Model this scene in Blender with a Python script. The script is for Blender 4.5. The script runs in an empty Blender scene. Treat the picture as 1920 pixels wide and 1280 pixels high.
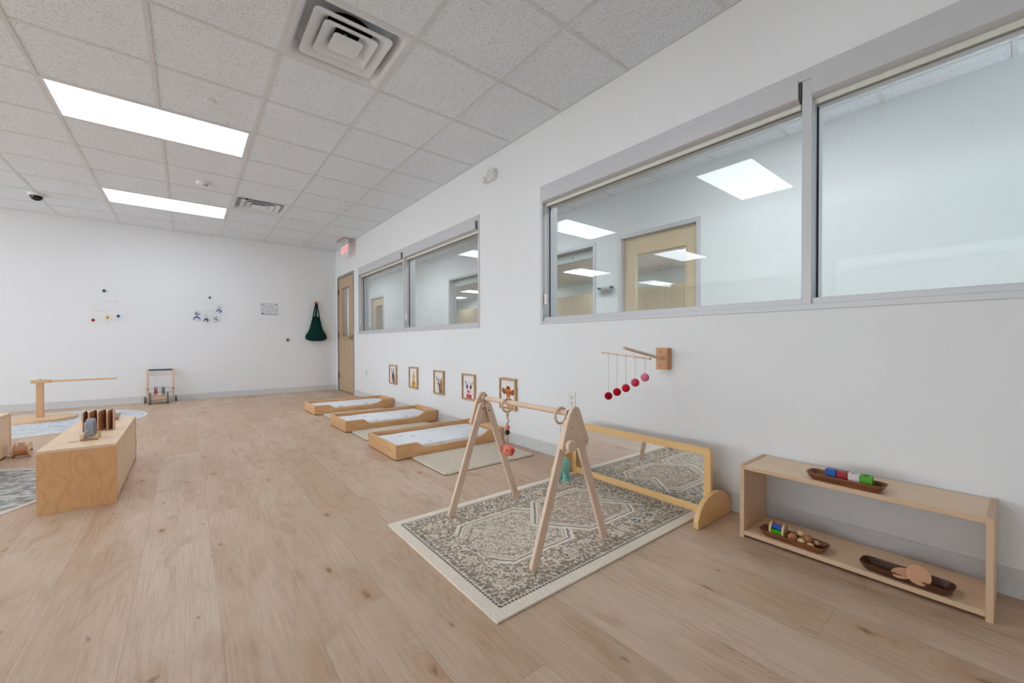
import bpy, bmesh, math, random
import numpy as np
from mathutils import Vector, Matrix
random.seed(4); rng = np.random.RandomState(7)
SC = bpy.context.scene; COL = SC.collection
pi = math.pi

# ------------------------------------------------------------------ camera, world, exposure
WX, BY, CZ, GX = 2.268, 8.280, 2.668, 2.348      # right wall, back wall, ceiling height, glass plane
F = Vector((0.62103545, 0.78372002, -0.00989496)); Rv = Vector((0.78374419, -0.6210804, -0.00204347)); Uv = Vector((0.00774707, 0.00648605, 0.99994896))
cd = bpy.data.cameras.new('camera'); cam = bpy.data.objects.new('camera', cd); COL.objects.link(cam)
cd.sensor_width = 36; cd.lens = 763.725 / 1920 * 36
cd.shift_x = (960 - 955.823) / 1920; cd.shift_y = (650.689 - 640) / 1920
cd.clip_start = 0.02; cd.clip_end = 80
m = Matrix((Rv, Uv, -F)).transposed().to_4x4(); m.translation = Vector((0, 0, 0.8921)); cam.matrix_world = m
SC.camera = cam
SKY, LIGHT = 14.5, 10.3
w = bpy.data.worlds.new('world'); SC.world = w; w.use_nodes = True
w.node_tree.nodes['Background'].inputs[0].default_value = (.90, .95, 1.0, 1); w.node_tree.nodes['Background'].inputs[1].default_value = SKY
SC.view_settings.view_transform = 'Standard'; SC.view_settings.look = 'None'; SC.view_settings.gamma = 1
SC.view_settings.exposure = -0.53; SC.view_settings.use_curve_mapping = False
cy = SC.cycles
cy.max_bounces = 9; cy.diffuse_bounces = 5; cy.glossy_bounces = 4; cy.transmission_bounces = 6; cy.transparent_max_bounces = 12
cy.use_adaptive_sampling = True; cy.adaptive_threshold = .1; cy.adaptive_min_samples = 10
cy.caustics_reflective = False; cy.caustics_refractive = False; cy.sample_clamp_indirect = 6
cy.use_denoising = True
try: cy.denoiser = 'OPENIMAGEDENOISE'
except Exception: pass

# ------------------------------------------------------------------ material helpers
def lin(c):
    return tuple((x/255/12.92 if x/255 <= .04045 else ((x/255+.055)/1.055)**2.4) for x in c)
class NT:
    def __init__(s, name, rough=.6, metal=0., spec=.5):
        s.m = bpy.data.materials.new(name); s.m.use_nodes = True; s.t = s.m.node_tree
        s.b = s.t.nodes['Principled BSDF']; s.b.inputs['Roughness'].default_value = rough
        s.b.inputs['Metallic'].default_value = metal; s.b.inputs['Specular IOR Level'].default_value = spec
        s._c = None
    def n(s, typ, **kw):
        nd = s.t.nodes.new(typ)
        for k, v in kw.items():
            if k.startswith('_'): setattr(nd, k[1:], v)
            else: s.set(nd, k, v)
        return nd
    def set(s, nd, k, v):
        i = int(k[1:]) if k[0] == 'i' and k[1:].isdigit() else k
        if hasattr(v, 'is_output') or isinstance(v, bpy.types.NodeSocket): s.t.links.new(v, nd.inputs[i])
        else: nd.inputs[i].default_value = v
    def co(s, kind='Object'):
        if s._c is None: s._c = s.t.nodes.new('ShaderNodeTexCoord')
        return s._c.outputs[kind]
    def mp(s, v, scale=(1, 1, 1), loc=(0, 0, 0), rot=(0, 0, 0)):
        return s.n('ShaderNodeMapping', i0=v, Location=loc, Rotation=rot, Scale=scale).outputs[0]
    def math(s, op, a, b=0., c=0., clamp=False):
        nd = s.n('ShaderNodeMath', _operation=op, _use_clamp=clamp, i0=a, i1=b, i2=c); return nd.outputs[0]
    def vm(s, op, a, b=(0, 0, 0)):
        return s.n('ShaderNodeVectorMath', _operation=op, i0=a, i1=b).outputs[0]
    def sep(s, v): return s.n('ShaderNodeSeparateXYZ', i0=v).outputs
    def comb(s, x=0., y=0., z=0.): return s.n('ShaderNodeCombineXYZ', i0=x, i1=y, i2=z).outputs[0]
    def noise(s, v, scale=5., detail=3., rough=.5, dist=0.):
        return s.n('ShaderNodeTexNoise', Vector=v, Scale=scale, Detail=detail, Roughness=rough, Distortion=dist).outputs
    def vor(s, v, scale=5., rnd=1., feature='F1', dim='3D'):
        return s.n('ShaderNodeTexVoronoi', _feature=feature, _voronoi_dimensions=dim, Vector=v, Scale=scale, Randomness=rnd).outputs
    def mix(s, f, a, b, blend='MIX'):
        nd = s.t.nodes.new('ShaderNodeMix'); nd.data_type = 'RGBA'; nd.blend_type = blend
        for k, v in ((0, f), (6, a), (7, b)):
            if isinstance(v, bpy.types.NodeSocket): s.t.links.new(v, nd.inputs[k])
            else:
                if k and len(v) == 3: v = (*v, 1)
                nd.inputs[k].default_value = v
        return nd.outputs[2]
    def ramp(s, f, stops, interp='LINEAR'):
        nd = s.t.nodes.new('ShaderNodeValToRGB'); nd.color_ramp.interpolation = interp
        el = nd.color_ramp.elements
        while len(el) < len(stops): el.new(.5)
        for e, (p, c) in zip(el, stops):
            e.position = p
            if isinstance(c, (int, float)): c = (c, c, c)
            e.color = (*c[:3], 1)
        s.t.links.new(f, nd.inputs[0]); return nd.outputs[0]
    def step(s, f, a, b): return s.n('ShaderNodeMapRange', _clamp=True, i0=f, i1=a, i2=b, i3=0., i4=1.).outputs[0]
    def color(s, v):
        if isinstance(v, bpy.types.NodeSocket): s.t.links.new(v, s.b.inputs['Base Color'])
        else: s.b.inputs['Base Color'].default_value = (*v[:3], 1)
        return s
    def rough(s, v): s.t.links.new(v, s.b.inputs['Roughness'])
    def bump(s, h, strength=.2, dist=.002):
        nd = s.n('ShaderNodeBump', Height=h, Strength=strength, Distance=dist); s.t.links.new(nd.outputs[0], s.b.inputs['Normal'])

def plain(name, rgb, rough=.5, metal=0., spec=.5, var=.04, scale=30):
    k = NT(name, rough, metal, spec); c = lin(rgb)
    nz = k.noise(k.co(), scale, 3)[0]
    k.color(k.mix(k.step(nz, .3, .7), tuple(x*(1-var) for x in c), tuple(min(1, x*(1+var)) for x in c)))
    return k.m

def wood(name, light, dark, axis=1, grain=1., rough=.45, rings=.5, knots=0., fine=.5):
    """straight wood grain running along the given axis of the object's own space"""
    k = NT(name, rough); P = k.co()
    sc = [1, 1, 1]; sc[axis] = .09
    q = k.mp(P, tuple(sc))
    low = k.noise(q, 9*grain, 3, .5, .6)[0]
    ring = k.math('SINE', k.math('MULTIPLY', low, 60.))
    ring = k.math('MULTIPLY_ADD', ring, .5, .5)
    sc2 = [1, 1, 1]; sc2[axis] = .03
    fn = k.noise(k.mp(P, tuple(sc2)), 260*grain, 3, .6)[0]
    f = k.math('ADD', k.math('MULTIPLY', ring, rings*.5), k.math('MULTIPLY', k.step(fn, .35, .7), fine*.6))
    f = k.math('ADD', f, k.math('MULTIPLY', k.step(low, .3, .7), .3), clamp=True)
    c = k.mix(f, lin(light), lin(dark))
    if knots:
        sk = [1, 1, 1]; sk[axis] = .55
        v = k.vor(k.mp(P, tuple(sk)), 5.)
        kd = k.step(v[0], .13, .05); kd = k.math('MULTIPLY', kd, k.math('GREATER_THAN', k.sep(v[1])[0], .6))
        c = k.mix(k.math('MULTIPLY', kd, knots), c, tuple(x*.35 for x in lin(dark)))
    k.color(c); k.bump(fn, .06, .001)
    return k.m

# walls: satin paint with a fine roller texture
def paint(name, rgb, rough=.55):
    k = NT(name, rough, spec=.35); P = k.co()
    n1 = k.noise(P, 1.3, 2)[0]; c = lin(rgb)
    k.color(k.mix(n1, tuple(x*.985 for x in c), tuple(min(1, x*1.015) for x in c)))
    k.bump(k.noise(P, 160, 2)[0], .05, .001); return k.m
M = {}
M['wall'] = paint('wall_paint', (236, 237, 239))
M['hallwall'] = paint('hall_wall_paint', (236, 240, 241))
M['white'] = plain('white_plastic', (235, 235, 233), .4)
M['baseboard'] = plain('baseboard_vinyl', (214, 214, 215), .45)
M['frame'] = plain('window_frame_metal', (206, 206, 209), .4, .1, var=.008)
M['darkmetal'] = plain('dark_grey_metal', (88, 88, 88), .5, .3)
M['steel'] = plain('brushed_steel', (190, 190, 186), .28, .9)
M['black'] = plain('black_plastic', (18, 18, 19), .4)
M['gasket'] = plain('black_rubber', (35, 40, 40), .6)
M['cream'] = plain('cream_enamel', (226, 226, 216), .4)
M['duct'] = plain('duct_black', (8, 8, 8), .9)
M['vent'] = plain('vent_enamel', (228, 231, 236), .4, var=.01)
M['tbar'] = plain('ceiling_grid_enamel', (220, 222, 225), .5)
M['doorframe'] = plain('door_frame_paint', (148, 144, 140), .45)

def glass_mat():
    k = NT('window_glass', 0., spec=.5)
    t = k.t; out = t.nodes['Material Output']
    gl = t.nodes.new('ShaderNodeBsdfGlossy'); gl.inputs['Roughness'].default_value = 0; gl.inputs['Color'].default_value = (1, 1, 1, 1)
    tr = t.nodes.new('ShaderNodeBsdfTransparent'); tr.inputs['Color'].default_value = (.915, .945, .94, 1)
    fr = t.nodes.new('ShaderNodeFresnel'); bf = t.nodes.new('ShaderNodeNewGeometry')
    t.links.new(k.math('MULTIPLY_ADD', bf.outputs['Backfacing'], 1/1.52-1.52, 1.52), fr.inputs['IOR'])   # same reflectance on both faces of the sheet
    f2 = fr.outputs[0]
    mx = t.nodes.new('ShaderNodeMixShader'); t.links.new(f2, mx.inputs[0]); t.links.new(tr.outputs[0], mx.inputs[1]); t.links.new(gl.outputs[0], mx.inputs[2])
    t.links.new(mx.outputs[0], out.inputs[0]); return k.m
M['glass'] = glass_mat()
k = NT('mirror_silver', .0, 1.); k.color((.88, .89, .89)); M['mirror'] = k.m
def emit(name, col, st):
    k = NT(name, .5); k.color((.8, .8, .8)); k.b.inputs['Emission Color'].default_value = (*col, 1); k.b.inputs['Emission Strength'].default_value = st; return k.m
M['hall_light'] = emit('hall_light_diffuser', (.98, .99, 1.04), LIGHT*1.14)
M['light'] = emit('light_diffuser', (.89, .975, 1.11), LIGHT)

# ceiling tile: fine fissures and pin holes
k = NT('ceiling_tile', .85, spec=.2); P = k.co()
q = k.vm('ADD', P, k.vm('MULTIPLY', k.noise(P, 60, 2)[1], (.006, .006, 0)))
v1 = k.vor(k.mp(q, (1, 1.35, 1)), 150.); v2 = k.vor(k.mp(q, (1.4, 1, 1), loc=(3, 7, 0)), 260.)
rad1 = k.math('MULTIPLY_ADD', k.math('POWER', k.sep(v1[1])[0], 1.8), .44, -.03)
hole = k.math('LESS_THAN', v1[0], rad1)
rad2 = k.math('MULTIPLY_ADD', k.math('POWER', k.sep(v2[1])[1], 1.6), .36, .0)
hole2 = k.math('LESS_THAN', v2[0], rad2)
base = k.mix(k.noise(P, 2.2, 3)[0], lin((234, 240, 248)), lin((240, 246, 253)))
c = k.mix(k.math('MULTIPLY', hole2, .55), base, lin((120, 116, 110)))
c = k.mix(k.math('MULTIPLY', hole, .8), c, lin((70, 66, 62)))
k.color(c); k.bump(k.math('MAXIMUM', hole, hole2), -.3, .001); M['tile'] = k.m

# floor: wide pale oak planks running along y
k = NT('oak_plank_floor', .42, spec=.4); P = k.co(); x, y, z = k.sep(P)
WID, LEN = .2325, 1.52
xr = k.math('DIVIDE', k.math('SUBTRACT', x, .0775), WID); row = k.math('FLOOR', xr); fx = k.math('SUBTRACT', xr, row)
wr = k.n('ShaderNodeTexWhiteNoise', _noise_dimensions='1D', W=row).outputs[0]
yr = k.math('ADD', k.math('DIVIDE', y, LEN), k.math('MULTIPLY', wr, 7.3)); seg = k.math('FLOOR', yr); fy = k.math('SUBTRACT', yr, seg)
rid = k.n('ShaderNodeTexWhiteNoise', _noise_dimensions='2D', Vector=k.comb(row, seg)).outputs
r0 = rid[0]; rc = k.sep(rid[1])
off = k.comb(k.math('MULTIPLY', rc[0], 40.), k.math('MULTIPLY', rc[1], 60.), k.math('MULTIPLY', rc[2], 9.))
Q = k.vm('ADD', P, off)
Qd = k.vm('ADD', Q, k.vm('MULTIPLY', k.noise(Q, 22, 2)[1], (.035, .06, 0)))
knot_v = k.vor(k.mp(Qd, (1, .45, 1)), 4.2, dim='2D')                      # sparse knots
kd = knot_v[0]; ksel = k.math('GREATER_THAN', k.sep(knot_v[1])[0], .66)
warp = k.math('MULTIPLY', k.step(kd, .30, .0), k.math('MULTIPLY', ksel, .35))
low = k.noise(k.mp(Q, (5.5, .75, 1)), 1.0, 3, .5, .5)[0]
low = k.math('ADD', low, warp)
rings = k.math('MULTIPLY_ADD', k.math('SINE', k.math('MULTIPLY', low, 78.)), .5, .5)
rings = k.math('POWER', rings, 2.2)
fine = k.noise(k.mp(Q, (150, 5, 1)), 1.0, 4, .65)[0]
fine2 = k.noise(k.mp(Q, (420, 12, 1)), 1.0, 2, .6)[0]
cloud = k.noise(k.mp(Q, (4, 1.2, 1)), 1.2, 3, .55)[0]
base = k.mix(k.step(cloud, .3, .72), lin((212, 188, 164)), lin((200, 167, 137)))
base = k.mix(k.math('MULTIPLY', k.step(r0, .0, 1.), .45), base, lin((218, 198, 176)))
base = k.mix(k.math('MULTIPLY', k.step(rc[1], .45, 1.), .55), base, lin((194, 161, 132)))
base = k.mix(k.math('MULTIPLY', rings, k.math('MULTIPLY', k.step(cloud, .35, .65), .30)), base, lin((164, 128, 98)))
base = k.mix(k.math('MULTIPLY', k.step(fine, .45, .75), .42), base, lin((163, 128, 100)))
base = k.mix(k.math('MULTIPLY', k.step(fine2, .5, .8), .16), base, lin((150, 118, 92)))
halo = k.math('MULTIPLY', k.step(kd, .22, .03), ksel)
base = k.mix(k.math('MULTIPLY', halo, .42), base, lin((192, 142, 100)))
kn = k.noise(k.mp(Q, (1, .6, 1)), 46, 2)[0]
core = k.math('MULTIPLY', k.step(k.math('ADD', kd, k.math('MULTIPLY', kn, .05)), .085, .045), ksel)
base = k.mix(k.math('MULTIPLY', core, .58), base, lin((92, 74, 58)))
sm = k.noise(k.mp(Q, (9, 2.6, 1), loc=(2, 9, 0)), 1., 4, .6, .8)[0]
base = k.mix(k.math('MULTIPLY', k.step(sm, .54, .72), .55), base, lin((168, 132, 102)))
pv = k.vor(k.mp(Qd, (1, .40, 1), loc=(5, 5, 0)), 5.5, dim='2D')          # small pin knots
pc = k.math('MULTIPLY', k.step(pv[0], .045, .02), k.math('GREATER_THAN', k.sep(pv[1])[1], .74))
base = k.mix(k.math('MULTIPLY', pc, .5), base, lin((104, 80, 62)))
ex = k.math('MULTIPLY', k.math('MINIMUM', fx, k.math('SUBTRACT', 1., fx)), WID)
ey = k.math('MULTIPLY', k.math('MINIMUM', fy, k.math('SUBTRACT', 1., fy)), LEN)
seam = k.math('SUBTRACT', 1., k.step(k.math('MINIMUM', ex, ey), .0004, .0016))
base = k.mix(k.math('MULTIPLY', seam, .32), base, lin((120, 96, 76)))
k.color(base)
k.rough(k.math('MULTIPLY_ADD', fine, .12, .38))
k.bump(k.math('SUBTRACT', k.math('MULTIPLY', fine, .3), seam), .25, .0008)
M['floor'] = k.m

def brick_mat():
    k = NT('painted_white_brick', .6); P = k.co(); s = k.sep(P)
    b = k.n('ShaderNodeTexBrick', Vector=k.comb(s[1], s[2], 0), Color1=(*lin((228, 228, 228)), 1), Color2=(*lin((218, 219, 220)), 1), Mortar=(*lin((188, 188, 188)), 1), Scale=1.)
    b.inputs['Mortar Size'].default_value = .006; b.inputs['Brick Width'].default_value = .22; b.inputs['Row Height'].default_value = .073
    k.color(b.outputs[0]); k.bump(b.outputs[1], -.6, .006); return k.m
M['brick'] = brick_mat()

M['birch'] = wood('birch_plywood', (246, 218, 184), (228, 194, 158), 1, 1., .42, .25, fine=.5)
M['birch_x'] = wood('birch_plywood_cross', (238, 210, 178), (218, 184, 150), 0, 1., .42, .25, fine=.5)
M['birch_z'] = wood('birch_plywood_upright', (238, 206, 172), (216, 178, 142), 2, 1., .42, .25, fine=.5)
M['maple'] = wood('yellow_maple', (240, 200, 140), (224, 176, 114), 1, 1., .3, .35, fine=.35)
M['pine'] = wood('honey_pine', (232, 188, 138), (206, 152, 102), 0, .9, .42, .75, knots=.7, fine=.3)
M['pine_y'] = wood('honey_pine_end', (234, 192, 142), (208, 154, 104), 1, .9, .42, .75, knots=.7, fine=.3)
M['ash'] = wood('pale_ash', (242, 216, 194), (224, 190, 164), 2, 1., .45, .3, fine=.5)
M['dowel'] = wood('pale_dowel', (236, 208, 182), (214, 178, 148), 1, 1.2, .45, .3, fine=.5)
M['beech'] = wood('beech_block', (216, 160, 112), (190, 132, 88), 2, 1., .4, .3, fine=.7)
M['oakstand'] = wood('oak_stand', (226, 186, 144), (202, 156, 114), 2, .8, .42, .5, fine=.4)
M['oakstand_x'] = wood('oak_stand_board', (234, 198, 156), (212, 170, 126), 0, .8, .42, .5, fine=.4)
M['doorwood'] = wood('door_veneer', (196, 170, 136), (176, 148, 114), 2, 1.4, .4, .2, fine=.6)
M['cabinet'] = wood('cabinet_laminate', (220, 200, 166), (206, 184, 150), 2, 1.4, .45, .15, fine=.5)
M['walnut'] = wood('dark_acacia', (156, 96, 60), (84, 48, 30), 1, 1.6, .35, .8, fine=.5)
M['walnut_dark'] = wood('darker_acacia', (104, 66, 42), (48, 30, 20), 1, 1.6, .35, .8, fine=.5)
M['disc'] = wood('beech_disc', (226, 174, 140), (210, 152, 118), 0, 1.2, .45, .2, fine=.6)
M['booklet'] = wood('warm_cherry', (216, 164, 126), (190, 134, 98), 2, 1.5, .4, .3)
M['livewood'] = wood('live_edge_wood', (212, 176, 134), (160, 120, 84), 2, 2.5, .55, .8)
M['eggwood'] = wood('turned_pale_wood', (226, 196, 150), (204, 164, 116), 2, 3., .4, .5)
M['eggdark'] = wood('turned_brown_wood', (186, 122, 76), (148, 88, 52), 2, 3., .4, .6)

# veneer with broad cathedral figure for the box end
k = NT('birch_cathedral_veneer', .38); P = k.co()
lo = k.noise(k.mp(P, (7., 7., 4.2)), 1., 1., .4, .3)[0]
ln = k.math('ABSOLUTE', k.math('SINE', k.math('MULTIPLY', lo, 30.)))
fn = k.noise(k.mp(P, (180, 180, 7)), 1., 3)[0]
c = k.mix(k.step(k.noise(P, 4, 2)[0], .3, .7), lin((234, 188, 138)), lin((226, 174, 122)))
c = k.mix(k.math('MULTIPLY', k.math('POWER', k.step(ln, .85, .0), 1.6), .36), c, lin((200, 138, 86)))
c = k.mix(k.math('MULTIPLY', k.step(fn, .45, .8), .25), c, lin((190, 134, 82)))
k.color(c); M['veneer'] = k.m

def ply_edge(name, axis):
    k = NT(name, .5); P = k.co(); s = k.sep(P)[axis]
    st = k.math('MULTIPLY_ADD', k.math('SINE', k.math('MULTIPLY', s, 2*pi/.0030)), .5, .5)
    k.color(k.mix(k.step(st, .35, .8), lin((198, 162, 128)), lin((228, 198, 166)))); return k.m
M['plyedge'] = ply_edge('plywood_edge', 1); M['plyedge_z'] = ply_edge('plywood_edge_flat', 2)

# ------------------------------------------------------------------ mesh helpers
class G:
    def __init__(s): s.v = []; s.f = []; s.mi = []; s.cur = 0
    def add(s, vs, fs):
        o = len(s.v); s.v += [tuple(p) for p in vs]; s.f += [tuple(i+o for i in f) for f in fs]; s.mi += [s.cur]*len(fs); return s
    def box(s, x0, x1, y0, y1, z0, z1):
        x0, x1 = sorted((x0, x1)); y0, y1 = sorted((y0, y1)); z0, z1 = sorted((z0, z1))
        return s.add([(x, y, z) for x in (x0, x1) for y in (y0, y1) for z in (z0, z1)],
                     [(0, 1, 3, 2), (4, 6, 7, 5), (0, 4, 5, 1), (2, 3, 7, 6), (0, 2, 6, 4), (1, 5, 7, 3)])
    def prism(s, poly, axis, a0, a1):
        """polygon in the two other axes, extruded along axis"""
        n = len(poly)
        def P(u, v, a): return {0: (a, u, v), 1: (u, a, v), 2: (u, v, a)}[axis]
        s.add([P(u, v, a0) for u, v in poly] + [P(u, v, a1) for u, v in poly],
              [tuple(range(n))[::-1], tuple(range(n, 2*n))] + [(i, (i+1) % n, (i+1) % n+n, i+n) for i in range(n)])
        return s
    def cyl(s, p0, p1, r, r1=None, n=20, caps=True):
        p0 = Vector(p0); p1 = Vector(p1); r1 = r if r1 is None else r1
        d = (p1-p0).normalized(); a = d.orthogonal().normalized(); b = d.cross(a)
        vs = [p + (a*math.cos(t)+b*math.sin(t))*q for p, q in ((p0, r), (p1, r1)) for t in [2*pi*i/n for i in range(n)]]
        fs = [(i, (i+1) % n, (i+1) % n+n, i+n) for i in range(n)]
        if caps: fs += [tuple(range(n))[::-1], tuple(range(n, 2*n))]
        return s.add(vs, fs)
    def tube(s, pts, r, n=8, close=False):
        pts = [Vector(p) for p in pts]; N = len(pts); vs = []; prev = None
        rr = r if isinstance(r, (list, tuple)) else [r]*N
        for i, p in enumerate(pts):
            a = pts[(i-1) % N] if (close or i > 0) else p; b = pts[(i+1) % N] if (close or i < N-1) else p
            d = (b-a).normalized()
            u = d.orthogonal().normalized() if prev is None else (prev - d*prev.dot(d)).normalized()
            prev = u; w_ = d.cross(u)
            vs += [p+(u*math.cos(2*pi*j/n)+w_*math.sin(2*pi*j/n))*rr[i] for j in range(n)]
        fs = []
        for i in range(N if close else N-1):
            i2 = (i+1) % N
            fs += [(i*n+j, i*n+(j+1) % n, i2*n+(j+1) % n, i2*n+j) for j in range(n)]
        if not close: fs += [tuple(range(n))[::-1], tuple(range((N-1)*n, N*n))]
        return s.add(vs, fs)
    def ball(s, c, r, n=20, m_=12, sc=(1, 1, 1)):
        vs = [(c[0], c[1], c[2]+r*sc[2])]
        for i in range(1, m_):
            t = pi*i/m_
            vs += [(c[0]+r*sc[0]*math.sin(t)*math.cos(2*pi*j/n), c[1]+r*sc[1]*math.sin(t)*math.sin(2*pi*j/n), c[2]+r*sc[2]*math.cos(t)) for j in range(n)]
        vs.append((c[0], c[1], c[2]-r*sc[2])); L = len(vs)-1
        fs = [(0, 1+j, 1+(j+1) % n) for j in range(n)]
        for i in range(m_-2):
            a = 1+i*n; fs += [(a+j, a+n+j, a+n+(j+1) % n, a+(j+1) % n) for j in range(n)]
        a = 1+(m_-2)*n; fs += [(a+j, L, a+(j+1) % n) for j in range(n)]
        return s.add(vs, fs)
    def lathe(s, prof, c, axis=2, n=28):
        """profile [(r, h)] turned about an axis through c"""
        vs = []
        for r, h in prof:
            for j in range(n):
                t = 2*pi*j/n; a, b = r*math.cos(t), r*math.sin(t)
                o = {0: (h, a, b), 1: (a, h, b), 2: (a, b, h)}[axis]; vs.append((c[0]+o[0], c[1]+o[1], c[2]+o[2]))
        fs = []
        for i in range(len(prof)-1): fs += [(i*n+j, i*n+(j+1) % n, (i+1)*n+(j+1) % n, (i+1)*n+j) for j in range(n)]
        fs += [tuple(range(n))[::-1], tuple(range((len(prof)-1)*n, len(prof)*n))]
        return s.add(vs, fs)
    def move(s, d, R=None):
        vs = []
        for p in s.v:
            p = Vector(p)
            if R is not None: p = R @ p
            vs.append(tuple(p+Vector(d)))
        s.v = vs; return s

def wloc(o):
    p = Vector((0, 0, 0))
    while o is not None: p += o.location; o = o.parent
    return p
def obj(name, g, mats, parent=None, bevel=0., smooth=True, seg=2):
    """link g as one mesh object; g is in world coordinates (before the parent's rotation)"""
    me = bpy.data.meshes.new(name); off = wloc(parent) if parent else Vector((0, 0, 0))
    me.from_pydata([(p[0]-off.x, p[1]-off.y, p[2]-off.z) for p in g.v], [], g.f)
    if not isinstance(mats, (list, tuple)): mats = [mats]
    for mm in mats: me.materials.append(mm)
    me.polygons.foreach_set('material_index', g.mi)
    bm = bmesh.new(); bm.from_mesh(me); bmesh.ops.recalc_face_normals(bm, faces=bm.faces); bm.to_mesh(me); bm.free()
    if smooth:
        me.shade_smooth(); me.set_sharp_from_angle(angle=math.radians(38))
    o = bpy.data.objects.new(name, me); COL.objects.link(o)
    if parent: o.parent = parent
    if bevel:
        b = o.modifiers.new('bevel', 'BEVEL'); b.width = bevel; b.segments = seg; b.limit_method = 'ANGLE'; b.angle_limit = math.radians(40)
    return o
def tag(o, label, cat, group=None, kind=None):
    o['label'] = label
    if cat: o['category'] = cat
    if group: o['group'] = group
    if kind: o['kind'] = kind
    return o
def thing(name, label, cat, loc=(0, 0, 0), rotz=0., group=None):
    o = bpy.data.objects.new(name, None); COL.objects.link(o); o.location = loc; o.rotation_euler = (0, 0, rotz); o.empty_display_size = .05
    return tag(o, label, cat, group)
def struct(name, g, mats, parent=None, bevel=0.):
    o = obj(name, g, mats, parent, bevel)
    if parent is None: o['kind'] = 'structure'
    return o
def lab(o, s): o['label'] = s; return o
def dup(root, loc, rotz=None, label=None, group=None):
    r = root.copy(); COL.objects.link(r); r.location = loc
    if rotz is not None: r.rotation_euler = (0, 0, rotz)
    if label: r['label'] = label
    if group: r['group'] = group
    for ch in list(root.children):
        c_ = ch.copy(); COL.objects.link(c_); c_.parent = r
        for g_ in list(ch.children):
            d = g_.copy(); COL.objects.link(d); d.parent = c_
    return r
def arc(cx, cz, r, a0, a1, n=12): return [(cx+r*math.cos(a0+(a1-a0)*i/n), cz+r*math.sin(a0+(a1-a0)*i/n)) for i in range(n+1)]
def rrect(x0, x1, y0, y1, r, n=5):
    return arc(x1-r, y0+r, r, -pi/2, 0, n)+arc(x1-r, y1-r, r, 0, pi/2, n)+arc(x0+r, y1-r, r, pi/2, pi, n)+arc(x0+r, y0+r, r, pi, 1.5*pi, n)

def paint_mat(name, rough=.6, bumpy=0.):
    k = NT(name, rough, spec=.3); a = k.n('ShaderNodeVertexColor', _layer_name='Col').outputs[0]
    k.color(a)
    if bumpy: k.bump(k.noise(k.co(), 700, 2)[0], bumpy, .002)
    return k.m
M['print'] = paint_mat('printed_paper', .7); M['rugpile'] = paint_mat('woven_rug', .95, .6)
def painted(name, img, org, du, dv, mat, parent=None):
    """a flat pattern of the thing itself (img: h x w x 3, sRGB 0-255), row 0 at org, columns along du, rows along dv"""
    h, w_ = img.shape[:2]; g = G()
    off = wloc(parent) if parent else Vector((0, 0, 0))
    org, du, dv = Vector(org)-off, Vector(du), Vector(dv)
    me = bpy.data.meshes.new(name)
    jj, ii = np.meshgrid(np.arange(w_+1)/w_, np.arange(h+1)/h)
    vs = (np.array(org)[None, None]+jj[..., None]*np.array(du)+ii[..., None]*np.array(dv)).reshape(-1, 3)
    idx = np.arange((h+1)*(w_+1)).reshape(h+1, w_+1)
    fs = np.stack([idx[:-1, :-1], idx[:-1, 1:], idx[1:, 1:], idx[1:, :-1]], -1).reshape(-1, 4)
    me.from_pydata(vs.tolist(), [], fs.tolist())
    ca = me.color_attributes.new('Col', 'FLOAT_COLOR', 'CORNER')
    c = img.reshape(-1, 3)/255.; c = np.where(c <= .04045, c/12.92, ((c+.055)/1.055)**2.4)
    c4 = np.concatenate([c, np.ones((len(c), 1))], 1); ca.data.foreach_set('color', np.repeat(c4, 4, 0).astype(np.float32).ravel())
    me.materials.append(mat)
    o = bpy.data.objects.new(name, me); COL.objects.link(o)
    if parent: o.parent = parent
    return o

# ------------------------------------------------------------------ the room
XL, YR = -7.9, -2.1          # far left wall and the wall behind the camera
struct('floor', G().box(XL-.2, 9.6, YR-.2, 16.2, -.12, 0), M['floor'])
# ceiling panel with lay-in openings for lights and vents
x0g, y0g, GS = -.76878, 2.83072, .6096
def gx(i): return x0g+i*GS
def gy(j): return y0g+j*GS
LIGHTS = [(0, 2), (0, 6), (0, -2), (-5, 2), (-5, 6), (-10, 6), (-5, -6)]       # (i, j) of the 2 x 1 cell light panels, last one added for fill
VENTS = [(2, -1), (2, 5)]
cells = {(i, j): 'v' for i, j in VENTS}
for i, j in LIGHTS: cells[(i, j)] = 'l'; cells[(i+1, j)] = 'l'
g = G()
I0, I1, J0, J1 = -12, 4, -9, 8
for i in range(I0, I1+1):
    for j in range(J0, J1+1):
        if (i, j) in cells: continue
        a0, a1 = max(gx(i), XL), min(gx(i+1), WX); b0, b1 = max(gy(j), YR), min(gy(j+1), BY)
        if a1 > a0 and b1 > b0: g.add([(a0, b0, CZ), (a1, b0, CZ), (a1, b1, CZ), (a0, b1, CZ)], [(0, 1, 2, 3)])
g.box(XL, WX, YR, BY, CZ+.28, CZ+.33)
struct('ceiling', g, M['tile'])
g = G(); bw = .0125
for i in range(I0, I1+1):
    if XL < gx(i) < WX:
        y = YR
        stops = []
        for (li, lj) in LIGHTS:
            if gx(li+1) == gx(i): stops.append((gy(lj), gy(lj+1)))
        for s0, s1 in sorted(stops):
            g.box(gx(i)-bw, gx(i)+bw, y, s0, CZ-.0035, CZ+.004); y = s1
        g.box(gx(i)-bw, gx(i)+bw, y, BY, CZ-.0035, CZ+.004)
for j in range(J0, J1+1):
    if YR < gy(j) < BY: g.box(XL, WX, gy(j)-bw, gy(j)+bw, CZ-.003, CZ+.003)
g.box(WX-.018, WX, YR, BY, CZ-.004, CZ+.004); g.box(XL, WX, BY-.018, BY, CZ-.004, CZ+.004)
struct('trim_1', g, M['tbar'])

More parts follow.
